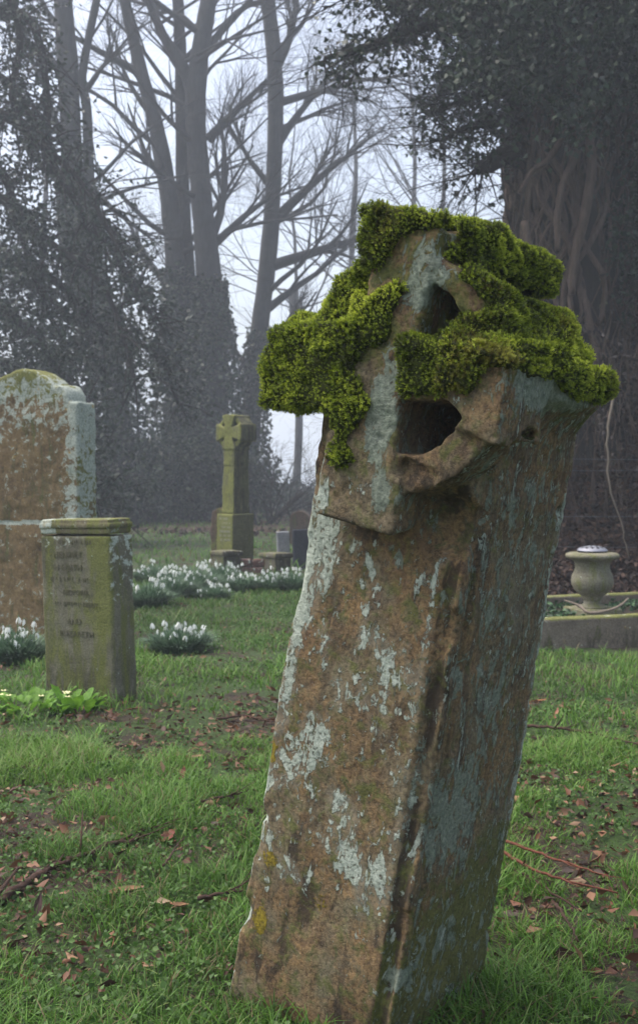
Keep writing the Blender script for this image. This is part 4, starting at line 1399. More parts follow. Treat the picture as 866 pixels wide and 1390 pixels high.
Y1 = 24.0
GT = 'bare misty trees behind the graves'
r1, o1, p1 = stem_tree('bare_tree', 'ivy-clad bare tree with several tall stems rising together behind the ring cross', 'tree', [
    [(222, 716, 30), (240, 560, 25), (240, 420, 21), (233, 300, 18), (214, 180, 15), (190, 90, 12), (165, -20, 10)],
    [(262, 716, 26, .4), (262, 500, 20, .4), (251, 380, 17, .4), (245, 250, 13, .4), (243, 100, 12, .4), (238, -20, 11, .4)],
    [(292, 716, 30, -.2), (292, 500, 26, -.2), (285, 380, 23, -.2), (273, 250, 20, -.2), (267, 130, 19, -.2), (285, 0, 15, -.2)],
    [(269, 150, 13, -.2), (248, 90, 11, -.2), (222, 50, 9, -.2), (195, -20, 8, -.2)]], Y1, 5, GT, 9, 3.4,
    extra=((283, 190, 370, 60, 6), (288, 320, 360, 180, 7), (225, 250, 130, 140, 5), (292, 330, 420, 250, 6), (242, 400, 120, 300, 6), (192, 100, 60, 20, 6), (285, 60, 380, -40, 6)))
ivy_on(r1, o1, p1, -.5, 6.4, 20000, 3, .095, None, .60)
r2, o2, p2 = stem_tree('bare_tree', 'tall straight bare tree with one pale trunk, right of the many-stemmed ivy-clad tree', 'tree', [
    [(328, 712, 24), (342, 560, 19), (352, 450, 17), (366, 330, 16), (373, 200, 15), (373, 90, 15), (361, -20, 14)]], Y1 + 1.2, 9, GT, 9, 3.0,
    extra=((372, 300, 500, 200, 8), (370, 360, 560, 300, 8), (375, 90, 440, 0, 8), (362, 420, 470, 330, 6), (374, 200, 470, 90, 7), (371, 260, 300, 150, 5), (352, 470, 450, 420, 5), (374, 140, 560, 90, 6)), bside=1)
ivy_on(r2, o2, p2, -.5, 4.2, 12000, 4, .095, None, .6)
r3, o3, p3 = stem_tree('bare_tree', 'grey forked bare tree seen through the dark evergreen at the upper left', 'tree', [
    [(168, 712, 30), (158, 560, 27), (130, 420, 24), (103, 320, 23), (97, 200, 20), (92, 90, 19), (84, -20, 17)],
    [(128, 400, 12), (122, 280, 11), (118, 150, 9), (112, 100, 8), (135, -20, 7)]], Y1 - 2.5, 13, GT, 8, 3.0,
    extra=((110, 130, 190, 60, 5), (122, 250, 215, 330, 5), (100, 220, 20, 60, 6)))
ivy_on(r3, o3, p3, -.5, 6.6, 16000, 6, .095, None, .55)
# finer, paler trees beyond
for (px, sd, lab, Yd) in ((480, 21, 'faint bare tree in the thickest mist directly behind the moss-topped cross', 40), (600, 24, 'faint bare tree in mist between the moss-topped cross and the ivy-covered trunk', 34), (60, 22, 'faint bare tree in the mist at the far left behind the evergreen', 36), (400, 27, 'faint slender bare tree in the mist between the straight tree and the cross gravestone', 36), (560, 29, 'faint spreading bare tree in the mist above the top of the moss-topped cross', 44)):
    k = 2 if px != 400 else 1
    hgt = 300 if px != 400 else 480
    stem_tree('misty_tree', lab, 'tree', [[(px, 700, 8), (px + 6, 560, 7), (px - 4, 400, 6), (px + 3, hgt - 60, 4), (px, hgt - 160, 3)]], Yd, sd, 'faint trees in the mist', 15, 5.5, zmin=1.5, maxlvl=4, nch=(4, 6))

# ------------------------------------------------------------------ dark evergreen on the left
def evergreen():
    Yd = 15.0
    rnd = random.Random(17); rng = np.random.default_rng(17)
    org = Vector((at(-70, 0, Yd).x, Yd, 0))
    root = empty('evergreen_tree', org)
    tag(root, 'dark leafy evergreen with crooked drooping boughs filling the upper left corner', 'tree')
    tr, br = MB(), MB()
    s = Yd / 1443
    P, R_ = smooth_path([(Vector((-.2, 0, -.1)), .30), (Vector((0, 0, 1.5)), .25), (Vector((.15, .1, 4)), .20), (Vector((.1, 0, 6.5)), .13), (Vector((0, 0, 9)), .06)], 6)
    tr.tube(P, R_, 14, True, .04)
    C = []
    boughs = [((-60, 30), (35, 20), (62, 110), (72, 220), (140, 330)), ((-60, 250), (20, 280), (70, 330), (150, 400), (190, 520)), ((-60, 380), (10, 420), (90, 500), (120, 580), (150, 680)),
              ((-60, 150), (10, 160), (60, 200), (120, 260), (165, 340)), ((-60, 330), (60, 370), (130, 440), (200, 470), (230, 540)), ((-60, -60), (10, -10), (30, 60), (20, 140), (60, 200)),
              ((-60, 470), (20, 500), (60, 560), (95, 640), (110, 700)), ((-60, 200), (0, 230), (30, 330), (60, 420), (90, 470)), ((-50, 520), (10, 560), (40, 620), (30, 690)),
              ((110, 300), (150, 330), (160, 360), (185, 400), (205, 440)), ((-80, 100), (-20, 90), (20, 120), (40, 180))]
    for bi, b in enumerate(boughs):
        dyv = rnd.uniform(-1.2, 1.2)
        pts = []
        for i, (px, py) in enumerate(b):
            v = at(px, py, Yd) - org; v.y += dyv * i / len(b)
            pts.append((v, .075 * (1 - .75 * i / len(b))))
        Q, RR = smooth_path(pts, 4)
        br.tube(Q, RR, 7, False, .05)
        leafy = 1.0 if bi in (1, 2, 4, 6, 7, 8) else .5
        for i, q in enumerate(Q):
            for j in range(4):
                d = Vector((rnd.uniform(-.3, 1), rnd.uniform(-.8, .8), rnd.uniform(-1.0, .6))).normalized()
                L = rnd.uniform(.35, 1.0)
                e = q + d * L; e.z -= .15 * L
                m = q.lerp(e, .5) + Vector((0, 0, .05))
                br.tube([q, m, e], [.016, .011, .004], 4, False)
                n = int(rnd.uniform(18, 55) * leafy)
                t = rng.random((n, 1)); 
                c = np.array(q) * (1 - t) + np.array(e) * t + rng.normal(0, .10, (n, 3))
                C.append(c)
    # denser ragged mass low down
    for _ in range(230):
        px = rnd.uniform(-60, 165); py = rnd.uniform(330, 700)
        if px > 60 + (py - 330) * .30: continue
        v = at(px, py, Yd) - org; v.y += rnd.uniform(-1, 1.0)
        if vnoise(np.array([[px / 70., py / 70., 2.0]]), 1.0, 3)[0] < .44: continue
        n = rnd.randint(30, 60)
        C.append(np.array(v)[None] + rng.normal(0, .17, (n, 3)) * np.array([1, 1, .8]))
    C = np.concatenate(C)
    d = rng.normal(size=C.shape); d[:, 2] -= .5
    L = .055 + .05 * rng.random(len(C))
    tr.build('trunk', M_BARKD, root); br.build('boughs', M_BARKD, root)
    leaf_object('foliage', C, L, L * .62, d, M_DARKLEAF, root, rng)
evergreen()

# ------------------------------------------------------------------ great ivy-covered trunk on the right
def ivy_tree():
    Yd = 9.4
    s = Yd / 1443
    rnd = random.Random(33); rng = np.random.default_rng(33)
    c0 = at(775, 0, Yd)
    zb = gz(c0.x, Yd) - .3
    org = Vector((c0.x, Yd + .2, zb))
    root = empty('ivy_covered_tree', org)
    tag(root, 'huge dark trunk wrapped in twisting brown ivy stems, leafy at the top right', 'tree')
    # trunk with buttresses
    n, k = 48, 40
    vs = []
    for i in range(k):
        z = i / (k - 1) * 8.5
        for j in range(n):
            th = 2 * math.pi * j / n
            r = .46 + .16 * math.exp(-z / 1.2) + .05 * math.sin(3 * th + z * .4) + .03 * math.sin(7 * th - z * .8)
            r += .05 * mnoise.noise(Vector((math.cos(th) * 2, math.sin(th) * 2, z * .9)))
            if z > 4.0: r += .09 * (z - 4.0)
            vs.append((r * math.cos(th) + .03 * z * .3, r * math.sin(th), z))
    fs = [(i * n + j, i * n + (j + 1) % n, (i + 1) * n + (j + 1) % n, (i + 1) * n + j) for i in range(k - 1) for j in range(n)]
    fs.append(tuple((k - 1) * n + j for j in range(n)))
    mb = MB(); mb.add(vs, fs); mb.build('trunk', M_BARKD, root)
    # vines
    def R_at(z): return .46 + .16 * math.exp(-z / 1.2) + (.09 * (z - 4) if z > 4 else 0)
    for v in range(70):
        mbv = MB()
        th = rnd.uniform(math.pi * .95, math.pi * 2.05); z = rnd.uniform(-.1, 2.2)
        if v < 22: th = rnd.uniform(math.pi, math.pi * 1.55)
        r0 = rnd.choice((.007, .009, .012, .016, .021, .027)); 
        if v in (3, 11, 19): r0 = .036
        dth = rnd.uniform(-.03, .03); pts, rad = [], []
        off = rnd.uniform(.0, .05)
        zend = rnd.uniform(3.5, 6.5)
        while z < zend:
            dth += rnd.gauss(0, .035); dth = max(-.10, min(.10, dth * .93))
            th += dth; z += .09
            off = max(0, min(.13, off + rnd.gauss(0, .010)))
            R__ = R_at(z) + .05 * math.sin(3 * th + z * .4) + .03 * math.sin(7 * th - z * .8) + off + r0 * .5
            pts.append((R__ * math.cos(th), R__ * math.sin(th), z)); rad.append(r0 * (.75 + .35 * rnd.random()))
        mbv.tube(pts, rad, 7, True)
        mbv.build('ivy_stem', M_VINE, root)
    # the one thick free-hanging stem and thinner crossing ones
    for st in ([(808, 120, 5), (800, 180, 6), (803, 230, 6.5), (792, 300, 6.5), (780, 350, 5.5), (776, 400, 4.5)], [(795, 160, 4.5), (780, 215, 5), (765, 245, 4.5), (757, 290, 4.5), (757, 340, 4)], [(770, 175, 4), (745, 215, 4), (722, 232, 3.5), (705, 262, 3)],
               [(712, 300, 5), (722, 350, 5), (740, 400, 4)], [(803, 215, 3), (812, 228, 3), (812, 240, 2)]):
        P, R_ = smooth_path([(at(a, b, Yd - .50) - org, r * s) for a, b, r in st], 6)
        mbv = MB(); mbv.tube(P, R_, 9, True, .05); mbv.build('ivy_stem', M_VINE, root)
    # limbs reaching left near the top
    br, tw = MB(), MB(); C = []
    for st, leaf in (([(700, 10, 22), (640, 25, 15), (570, 34, 9), (510, 60, 7), (440, 78, 3)], 1.0), ([(720, -60, 22), (640, -30, 14), (560, -20, 10), (480, -10, 6)], 1.0), ([(690, 90, 16), (650, 95, 10), (620, 92, 6)], 1.2),
                     ([(700, 200, 14), (665, 222, 12), (640, 235, 3)], .25), ([(720, 40, 20), (660, 0, 14), (600, -10, 9), (540, 10, 5)], 1.4), ([(860, 60, 20), (900, 100, 15), (960, 150, 9)], 1.0), ([(700, 160, 10), (640, 170, 5), (600, 190, 3)], .5), ([(700, 120, 10), (650, 130, 5), (590, 150, 3)], .5)):
        P, R_ = smooth_path([(at(a, b, Yd - .1) - org, r * s) for a, b, r in st], 5)
        br.tube(P, R_, 9, True, .05)
        for i, q in enumerate(P):
            for j in range(3):
                d = Vector((rnd.uniform(-1, .6), rnd.uniform(-.7, .7), rnd.uniform(-.8, .6))).normalized()
                grow(br, tw, q, d, rnd.uniform(.3, .8), .010, 2, rnd, 3, -.03, .35, (3, 5), .8, .009)
                n_ = int(rnd.uniform(10, 40) * leaf)
                t = rng.random((n_, 1)); e = np.array(q + d * rnd.uniform(.2, .5)); 
                C.append(np.array(q) * (1 - t) + e * t + rng.normal(0, .07, (n_, 3)))
    # fine twiggy fringe on the left side of the trunk
    for _ in range(26):
        q = at(rnd.uniform(660, 700), rnd.uniform(60, 330), Yd) - org
        d = Vector((-1, rnd.uniform(-.5, .5), rnd.uniform(-.5, .35))).normalized()
        grow(br, tw, q, d, rnd.uniform(.4, .8), .007, 1, rnd, 3, -.02, .3, (3, 5), .8, .009)
    # ivy crown around the upper trunk
    for _ in range(1000):
        px = rnd.uniform(600, 1000); py = rnd.uniform(-120, 210)
        lim = 170 - abs(px - 740) * .15 + 40 * math.sin(px * .05)
        if py > lim: continue
        if px < 680 and py > 60 + (px - 600) * 1.2: continue
        v = at(px, py, Yd + rnd.uniform(-.9, .5)) - org
        if px < 700 and rnd.random() < .45: continue
        n_ = rnd.randint(25, 50)
        C.append(np.array(v)[None] + rng.normal(0, .10, (n_, 3)))
    for _ in range(260):   # ivy on the right flank, running down
        px = rnd.uniform(815, 1000); py = rnd.uniform(200, 420)
        v = at(px, py, Yd + rnd.uniform(-.2, .8)) - org
        C.append(np.array(v)[None] + rng.normal(0, .13, (40, 3)))
    C = np.concatenate(C)
    d = rng.normal(size=C.shape); d[:, 2] -= .6
    L = .035 + .035 * rng.random(len(C))
    br.add(tw.V, tw.F); br.build('branches', M_BARKD, root)
    leaf_object('ivy_leaves', C, L, L * .8, d, M_IVY, root, rng)
ivy_tree()

# ------------------------------------------------------------------ thicket of dead bramble on top of the bank
def thicket():
    rnd = random.Random(44); rng = np.random.default_rng(44)
    root = empty('bramble_thicket', (2.6, 9.6, gz(2.6, 9.6)))
    org = root.location.copy()
    tag(root, 'tangled brown thicket of dead bramble stems on the bank below the ivy-covered trunk', 'shrub')
    mb = MB(); C = []
    for _ in range(900):
        x = rnd.uniform(1.45, 5.0); y = rnd.uniform(8.3, 10.6)
        z = gz(x, y) if _ % 6 == 0 else 1.55 * max(0, min(1, (y - 7.5) / 2.6))
        p = Vector((x, y, z)) - org
        H = rnd.uniform(.5, 1.5); a = rnd.uniform(0, 6.28); w = rnd.uniform(.1, .9)
        dx, dy = math.cos(a) * w, math.sin(a) * w * .6
        pts = [p, p + Vector((dx * .15, dy * .15, H * .5)), p + Vector((dx * .45, dy * .45, H * .9)), p + Vector((dx * .8, dy * .8, H)), p + Vector((dx * 1.2, dy * 1.2, H * .82))]
        r = rnd.uniform(.0025, .007)
        mb.tube(pts, [r, r, r * .8, r * .6, r * .3], 3, False)
        n = rnd.randint(8, 26)
        i = rng.integers(0, 4, n); t = rng.random((n, 1))
        A = np.array([tuple(q) for q in pts])
        C.append(A[i] * (1 - t) + A[i + 1] * t + rng.normal(0, .05, (n, 3)))
    mb.build('stems', M_VINE, root, False)
    C = np.concatenate(C)
    d = rng.normal(size=C.shape); d[:, 2] -= .5
    L = .03 + .04 * rng.random(len(C))
    m = leaf_mat('dead_bramble_leaf', [(0, (.008, .006, .005)), (.6, (.022, .014, .012)), (.9, (.05, .029, .021)), (1, (.03, .045, .02))], .08)
    leaf_object('dead_leaves', C, L, L * .5, d, m, root, rng)
thicket()

def bush(name, label, x, y, w, dp, hgt, n, mat, seed, leafL, group=None, cl=60, sig=.16):
    rnd = random.Random(seed); rng = np.random.default_rng(seed)
    org = Vector((x, y, gz(x, y)))
    root = empty(name, org); tag(root, label, 'shrub' if 'hedge' not in name else 'hedge', group)
    mb = MB(); C = []
    for k in range(n):
        a = rnd.uniform(0, 6.28); rr_ = math.sqrt(rnd.random())
        e = Vector((math.cos(a) * rr_ * w, math.sin(a) * rr_ * dp, hgt * rnd.uniform(.25, 1) * (1 - .35 * rr_ ** 3)))
        b = Vector((e.x * .5, e.y * .5, -.05))
        if k % 4 == 0: mb.tube([b, b.lerp(e, .5) + Vector((0, 0, .1)), e], [.02 * hgt / 2, .012 * hgt / 2, .004], 4, False)
        C.append(np.array(e)[None] + rng.normal(0, sig, (cl, 3)))
    mb.build('stems', M_BARKD, root, False)
    C = np.concatenate(C); C[:, 2] = np.maximum(C[:, 2], .01)
    d = rng.normal(size=C.shape)
    L = leafL * (.6 + .8 * rng.random(len(C)))
    leaf_object('foliage', C, L, L * .6, d, mat, root, rng)
bush('evergreen_shrub', 'dark evergreen shrub filling the gap to the right of the ivy-covered trunk', 4.2, 11.6, 1.9, .9, 5.6, 900, M_DARKLEAF, 51, .09, None, 60, .2)
bush('field_hedge', 'low dark hedge along the edge of the misty graveyard, right of the ring cross', 0.6, 29.0, 4.6, .7, .75, 420, M_DARKLEAF, 52, .09, None, 40, .12)
bush('undergrowth_bush', 'dark ivy undergrowth round the foot of the many-stemmed tree', -3.0, 23.0, 1.9, .7, 1.7, 300, M_IVY, 53, .09, None, 90, .2)
bush('undergrowth_bush', 'dark undergrowth behind the tall brown headstone at the far left', -6.6, 20.0, 2.2, .8, 2.2, 420, M_IVY, 54, .09, None, 80, .2)
def bare_shrub():
    Yd = 21.0
    rnd = random.Random(61)
    org = Vector((at(372, 0, Yd).x, Yd, gz(at(372, 0, Yd).x, Yd)))
    root = empty('bare_shrub', org); tag(root, 'fine-twigged bare shrub against the white mist just right of the ring cross', 'shrub')
    br, tw = MB(), MB()
    for k in range(16):
        d = Vector((rnd.uniform(-.3, 1.1), rnd.uniform(-.4, .4), rnd.uniform(.4, 1.0)))
        grow(br, tw, Vector((rnd.uniform(-.4, .5), rnd.uniform(-.3, .3), 0)), d, rnd.uniform(.9, 1.8), .022, 1, rnd, 4, .12, .3, (3, 5), .7)
    p, r = smooth_path([(at(378, 700, Yd) - org, .07), (at(392, 685, Yd) - org, .06), (at(412, 668, Yd) - org, .05)], 4)
    br.tube(p, r, 7, True, .1)
    br.add(tw.V, tw.F); br.build('branches', M_BARKD, root)
bare_shrub()
# ------------------------------------------------------------------ snowdrops
M_SNOWLEAF = leaf_mat('snowdrop_leaf', [(0, (.04, .085, .045)), (.6, (.10, .18, .10)), (1, (.20, .30, .20))], .25, .5)
M_PETAL = NT('white_petal'); M_PETAL.color((.80, .82, .80)); M_PETAL.translucent((.8, .82, .8), .3); M_PETAL = M_PETAL.m
M_STEM = NT('flower_stalk'); M_STEM.color((.10, .17, .07)); M_STEM = M_STEM.m
def snowdrop_flower_mesh():
    mb = MB()
    mb.tube([(-.004, 0, -.16), (0, 0, 0), (.002, 0, .075), (.006, 0, .098), (.014, 0, .104), (.019, 0, .096)], [.0013, .0012, .0011, .001, .0009, .0008], 4, False)
    st = mb
    pt = MB()
    for k in range(3):
        a = k * 2.094
        c, s = math.cos(a), math.sin(a)
        def P(r, z, w): return (.019 + r * c - w * s, r * s + w * c, z)
        vs = [P(.001, .096, 0), P(.006, .088, .005), P(.006, .088, -.005), P(.010, .076, .0055), P(.010, .076, -.0055), P(.009, .066, 0)]
        pt.add(vs, [(0, 2, 1), (1, 2, 4, 3), (3, 4, 5)])
    ca = MB(); ca.tube([(.019, 0, .101), (.019, 0, .095)], [.0022, .003], 6)
    return st, pt, ca
_st, _pt, _ca = snowdrop_flower_mesh()
_me_all = bpy.data.meshes.new('snowdrop_flower')
_V = _st.V + _pt.V + _ca.V
_F = list(_st.F) + [tuple(len(_st.V) + i for i in f) for f in _pt.F] + [tuple(len(_st.V) + len(_pt.V) + i for i in f) for f in _ca.F]
_me_all.from_pydata(_V, [], _F); _me_all.materials.append(M_STEM); _me_all.materials.append(M_PETAL)
for i, p in enumerate(_me_all.polygons): p.material_index = 1 if len(_st.F) <= i < len(_st.F) + len(_pt.F) else 0
_me_all.update()

def snowdrop_clump(px, py, Yd, wpx, hpx, nfl, label, seed):
    s = Yd / 1443
    rng = np.random.default_rng(seed); rnd = random.Random(seed)
    c0 = at(px, py, Yd)
    x0, y0 = c0.x, Yd
    org = Vector((x0, y0, gz(x0, y0)))
    root = empty('snowdrop_clump', org); tag(root, label, 'snowdrops', 'clumps of flowering snowdrops')
    w, hh = wpx * s / 2, hpx * s
    n = int(900 * max(1, w / .15))
    a = rng.random(n) * 6.283; r = np.sqrt(rng.random(n))
    B = np.stack([np.cos(a) * r * w * .72, np.sin(a) * r * min(w, .30) * .72, 0 * a], 1)
    B[:, 2] = ground_h(B[:, 0] + x0, B[:, 1] + y0) - org.z - .005
    out = np.stack([np.cos(a), np.sin(a), 0 * a], 1) * (.25 + .9 * r)[:, None] + rng.normal(0, .25, (n, 3)) * np.array([1, 1, 0])
    H = hh * (.62 + .50 * rng.random(n)) * (1 - .25 * r)
    wd = .0060 + .004 * rng.random(n)
    D = out; S = unit(np.stack([-D[:, 1], D[:, 0], 0 * a], 1))
    pt = lambda t: B + D * (H * .75 * t ** 1.8)[:, None] + np.array([[0, 0, 1.]]) * (H * (t * 1.05 - .42 * t * t * np.clip(np.linalg.norm(D, axis=1), 0, 1.3)))[:, None]
    ps = [pt(t) for t in (0., .35, .7, 1.)]
    aa = S * wd[:, None] * .5
    V = np.stack([ps[0] - aa, ps[0] + aa, ps[1] - aa, ps[1] + aa, ps[2] - aa * .9, ps[2] + aa * .9, ps[3]], 1).reshape(-1, 3)
    b = (np.arange(n) * 7)[:, None]
    Q = np.concatenate([b + np.array([[0, 1, 3, 2]]), b + np.array([[2, 3, 5, 4]])])
    tt = np.repeat(rng.random(n), 7) * np.tile([.5, .5, .8, .8, 1, 1, 1], n)
    np_mesh('leaves', V, [Q, b + np.array([[4, 5, 6]])], M_SNOWLEAF, root, True, {'tint': np.stack([tt, tt * 0, tt], 1)})
    for k in range(int(nfl * 1.6)):
        o = bpy.data.objects.new('flower', _me_all); COL.objects.link(o); o.parent = root
        th = rnd.uniform(0, 6.28); rr_ = math.sqrt(rnd.random()) * .85
        sc = hh / .10 * rnd.uniform(.72, 1.05)
        zt_ = hh * rnd.uniform(.55, 1.12) * (1 - .25 * rr_)
        o.location = (math.cos(th) * rr_ * w, math.sin(th) * rr_ * min(w, .3) * .8, zt_ - .10)
        k_ = rnd.uniform(.85, 1.25); o.scale = (k_, k_, k_); o.rotation_euler = (rnd.gauss(0, .16), rnd.gauss(0, .16), rnd.uniform(0, 6.28))
for i, a in enumerate((
    (22, 893, 5.25, 84, 58, 26, 'snowdrop clump at the foot of the tall brown headstone, at the left edge'),
    (242, 886, 5.55, 96, 42, 22, 'loose snowdrop clump nearest the small headstone, alone in the grass to its right'),
    (203, 822, 7.4, 60, 40, 16, 'snowdrop clump just right of the small headstone, below the row'),
    (212, 785, 9.2, 70, 32, 22, 'farthest snowdrop clump, showing just over the clump beside the small headstone'),
    (262, 806, 8.4, 84, 44, 30, 'large snowdrop clump left of the ring cross blocks'),
    (330, 806, 8.4, 50, 28, 16, 'low snowdrop clump in front of the stone block at the ring cross'),
    (366, 808, 8.4, 48, 32, 20, 'snowdrop clump in front of the gap and the right-hand stone block'),
    (232, 800, 8.0, 62, 40, 22, 'snowdrop clump between the large clump and the small headstone'),
    (300, 790, 9.0, 60, 32, 22, 'snowdrop clump at the left corner of the block before the ring cross'),
    (290, 812, 7.9, 46, 26, 12, 'low leafy snowdrop clump at the front of the row, left of the ring cross'),
    (398, 806, 8.4, 40, 34, 16, 'snowdrop clump touching the edge of the leaning cross gravestone'))):
    snowdrop_clump(*a, 100 + i)

# ------------------------------------------------------------------ primrose
def ovate(mb, p, d, L, w, curl, rnd):
    d = Vector((d.x, d.y, 0)).normalized(); sd = Vector((-d.y, d.x, 0))
    n = 6; vs = []
    el = rnd.uniform(.6, 1.3)
    for i in range(n + 1):
        t = i / n
        wd = w * (math.sin(math.pi * min(1, .06 + t * .94) ** 1.35)) * .5 + .003 * (1 - t)
        h = L * (el * t - curl * t * t)
        c = p + d * (L * t * (1 - .25 * el)) + Vector((0, 0, h))
        rip = .004 * math.sin(t * 22)
        vs += [c - sd * wd + Vector((0, 0, .22 * wd + rip)), c + Vector((0, 0, -.10 * wd)), c + sd * wd + Vector((0, 0, .22 * wd - rip))]
    fs = []
    for i in range(n):
        a = i * 3
        fs += [(a, a + 1, a + 4, a + 3), (a + 1, a + 2, a + 5, a + 4)]
    mb.add(vs, fs)
def primrose(px, py, Yd, n, R_, label, seed, L=.066):
    rnd = random.Random(seed)
    c0 = at(px, py, Yd); x0 = c0.x
    root = empty('primrose_plant', (x0, Yd, gz(x0, Yd))); tag(root, label, 'primrose', 'primroses by the small headstone')
    M = NT('primrose_leaf'); nz = M.noise(M.coords(1.0), 60, 4, .6)
    c = M.ramp(nz, [(.3, (.075, .19, .015)), (.7, (.17, .35, .035))]); M.color(c); M.translucent(c, .35); M.bump(nz, .004); M.b.inputs['Roughness'].default_value = .5
    for k in range(n):
        a = rnd.uniform(0, 6.28); rr_ = R_ * math.sqrt(rnd.random())
        p = Vector((math.cos(a) * rr_, math.sin(a) * rr_ * .55, 0)); p.z = gz(x0 + p.x, Yd + p.y) - root.location.z
        mb = MB(); b2 = a + rnd.gauss(0, .7)
        LL = L * rnd.uniform(.8, 1.4)
        ovate(mb, p, Vector((math.cos(b2), math.sin(b2), 0)), LL, LL * rnd.uniform(.42, .55), rnd.uniform(.2, .7), rnd)
        mb.build('leaf', M.m, root)
    mf = NT('primrose_petal'); mf.color((.75, .72, .40))
    for k in range(4):
        a = rnd.uniform(0, 6.28); rr_ = R_ * .6 * rnd.random()
        p = Vector((math.cos(a) * rr_, math.sin(a) * rr_ * .6 - .03, .05 + .03 * rnd.random()))
        mb = MB()
        for q in range(5):
            t = q * 1.2566
            e = lambda r, da, z: (p.x + r * math.cos(t + da), p.y + r * math.sin(t + da) * .8, p.z + z)
            mb.add([e(.001, 0, 0), e(.010, -.5, .002), e(.015, 0, .004), e(.010, .5, .002)], [(0, 1, 2, 3)])
        mb.build('flower', mf.m, root)
primrose(30, 975, 4.05, 60, .24, 'bright green primrose plant with pale yellow flowers in front of the small headstone', 71)
primrose(100, 945, 4.02, 26, .09, 'small primrose tuft tucked against the face of the small headstone', 72, .07)

# ------------------------------------------------------------------ sticks
def stick(name, pts, label, mat, r0, seed, side=3, cat='stick', group=None, lift=.0):
    """pts: (px, py) on the ground or (px, py, Y)"""
    rnd = random.Random(seed)
    P = []
    for q in pts:
        if len(q) == 2:
            Yd = 1443 * CAM_H / (q[1] - 650)
            v = at(q[0], q[1], Yd); v.z = gz(v.x, v.y) + .016 + lift
        else: v = at(*q)
        P.append((v, 0))
    n = len(P)
    org = P[0][0].copy()
    P = [(p - org, r0 * (1 - .6 * i / (n - 1))) for i, (p, _) in enumerate(P)]
    Q, R_ = smooth_path(P, 6)
    Q = [q + Vector((rnd.gauss(0, r0 * .35), rnd.gauss(0, r0 * .35), rnd.gauss(0, r0 * .25))) for q in Q]
    mb = MB(); mb.tube(Q, R_, 8, True, .12)
    for k in range(side):
        i = rnd.randint(2, len(Q) - 3); d = (Q[i + 1] - Q[i]).normalized()
        d2 = (d + Vector((rnd.uniform(-.8, .8), rnd.uniform(-.8, .8), rnd.uniform(0, .35)))).normalized()
        L = rnd.uniform(.04, .13) * (r0 / .006) ** .3
        mb.tube([Q[i], Q[i] + d2 * L * .5, Q[i] + d2 * L + Vector((0, 0, .005))], [R_[i] * .6, R_[i] * .45, R_[i] * .2], 5, True)
    o = mb.build(name, mat)
    o.location = org
    tag(o, label, cat, group)
M_STK = bark_mat('wet_stick_bark', [(.3, (.020, .010, .008)), (.5, (.05, .026, .018)), (.7, (.10, .055, .035))], 60, .003)
M_RED_T = bark_mat('reddish_twig_bark', [(.3, (.05, .018, .012)), (.5, (.12, .042, .025)), (.7, (.19, .075, .045))], 60, .002)
M_PALE_T = bark_mat('pale_twig_bark', [(.3, (.10, .08, .06)), (.5, (.19, .155, .12)), (.7, (.28, .24, .19))], 60, .002)
stick('fallen_branch', [(-30, 1252), (20, 1222), (60, 1196), (95, 1180), (130, 1168)], 'dark wet fallen branch lying in the grass at the lower left edge', M_STK, .011, 1, 4)
stick('fallen_branch', [(120, 1172), (150, 1160), (185, 1152), (205, 1130)], 'short mossy dark branch beyond the end of the lower left branch', M_STK, .008, 2, 3)
stick('fallen_twig', [(678, 1165), (720, 1178), (770, 1198), (825, 1216)], 'thin reddish twig, upper of the crossing pair right of the leaning cross gravestone', M_RED_T, .004, 3, 2, lift=.03)
stick('fallen_twig', [(676, 1172), (715, 1196), (760, 1216), (838, 1236)], 'thin reddish twig, lower of the crossing pair right of the leaning cross gravestone', M_RED_T, .0045, 4, 3, lift=.02)
stick('fallen_twig', [(700, 1190), (730, 1208), (745, 1220), (790, 1250)], 'dark twig lying under the pair of reddish twigs', M_STK, .0045, 5, 2)
stick('fallen_twig', [(715, 1000), (770, 1006), (820, 1014), (880, 1030)], 'long brown twig in the grass between the kerbed plot and the crossing twigs', M_STK, .006, 6, 3, lift=.01)
stick('fallen_twig', [(755, 1250), (770, 1272), (785, 1300)], 'short dark twig poking up at the lower right', M_STK, .004, 7, 1, lift=.015)
stick('fallen_twig', [(-10, 1052), (50, 1050), (100, 1049), (140, 1046)], 'long thin dark twig lying level in the grass below the primroses', M_STK, .005, 8, 2)
stick('fallen_twig', [(295, 990), (330, 985), (355, 990), (372, 992)], 'brown twig in the grass just left of the leaning cross gravestone', M_STK, .005, 9, 2)
stick('fallen_twig', [(275, 1105), (310, 1096), (345, 1086)], 'thin dark twig pointing at the left side of the leaning cross gravestone', M_STK, .004, 10, 2)
stick('fallen_twig', [(222, 1200), (232, 1186), (240, 1172), (250, 1160)], 'thin forked dark twig above the heap of brown leaves', M_STK, .003, 11, 2, lift=.02)
stick('fallen_twig', [(270, 1238), (300, 1232), (330, 1228)], 'dark twig in the heap of brown leaves beside the leaning cross gravestone', M_STK, .0045, 12, 3, lift=.012)
stick('bare_sapling', [(836, 520, 7.6), (825, 590, 7.6), (827, 660, 7.65), (842, 705, 7.7), (853, 758, 7.75)], 'pale bare stem leaning upright against the bank to the right of the urn', M_PALE_T, .010, 13, 0, 'stem')
def plot_twig():
    P, R_ = smooth_path([(at(766, 815, 5.98), .004), (at(785, 822, 5.95), .008), (at(800, 832, 5.90), .009), (at(825, 829, 5.92), .008), (at(842, 822, 5.98), .007), (at(853, 812, 6.03), .004)], 5)
    org = P[0].copy()
    mb = MB(); mb.tube([p - org for p in P], R_, 8, True, .1)
    o = mb.build('crooked_twig', M_PALE_T); o.location = org
    tag(o, 'pale crooked twig lying in the kerbed plot in front of the urn', 'twig')
plot_twig()

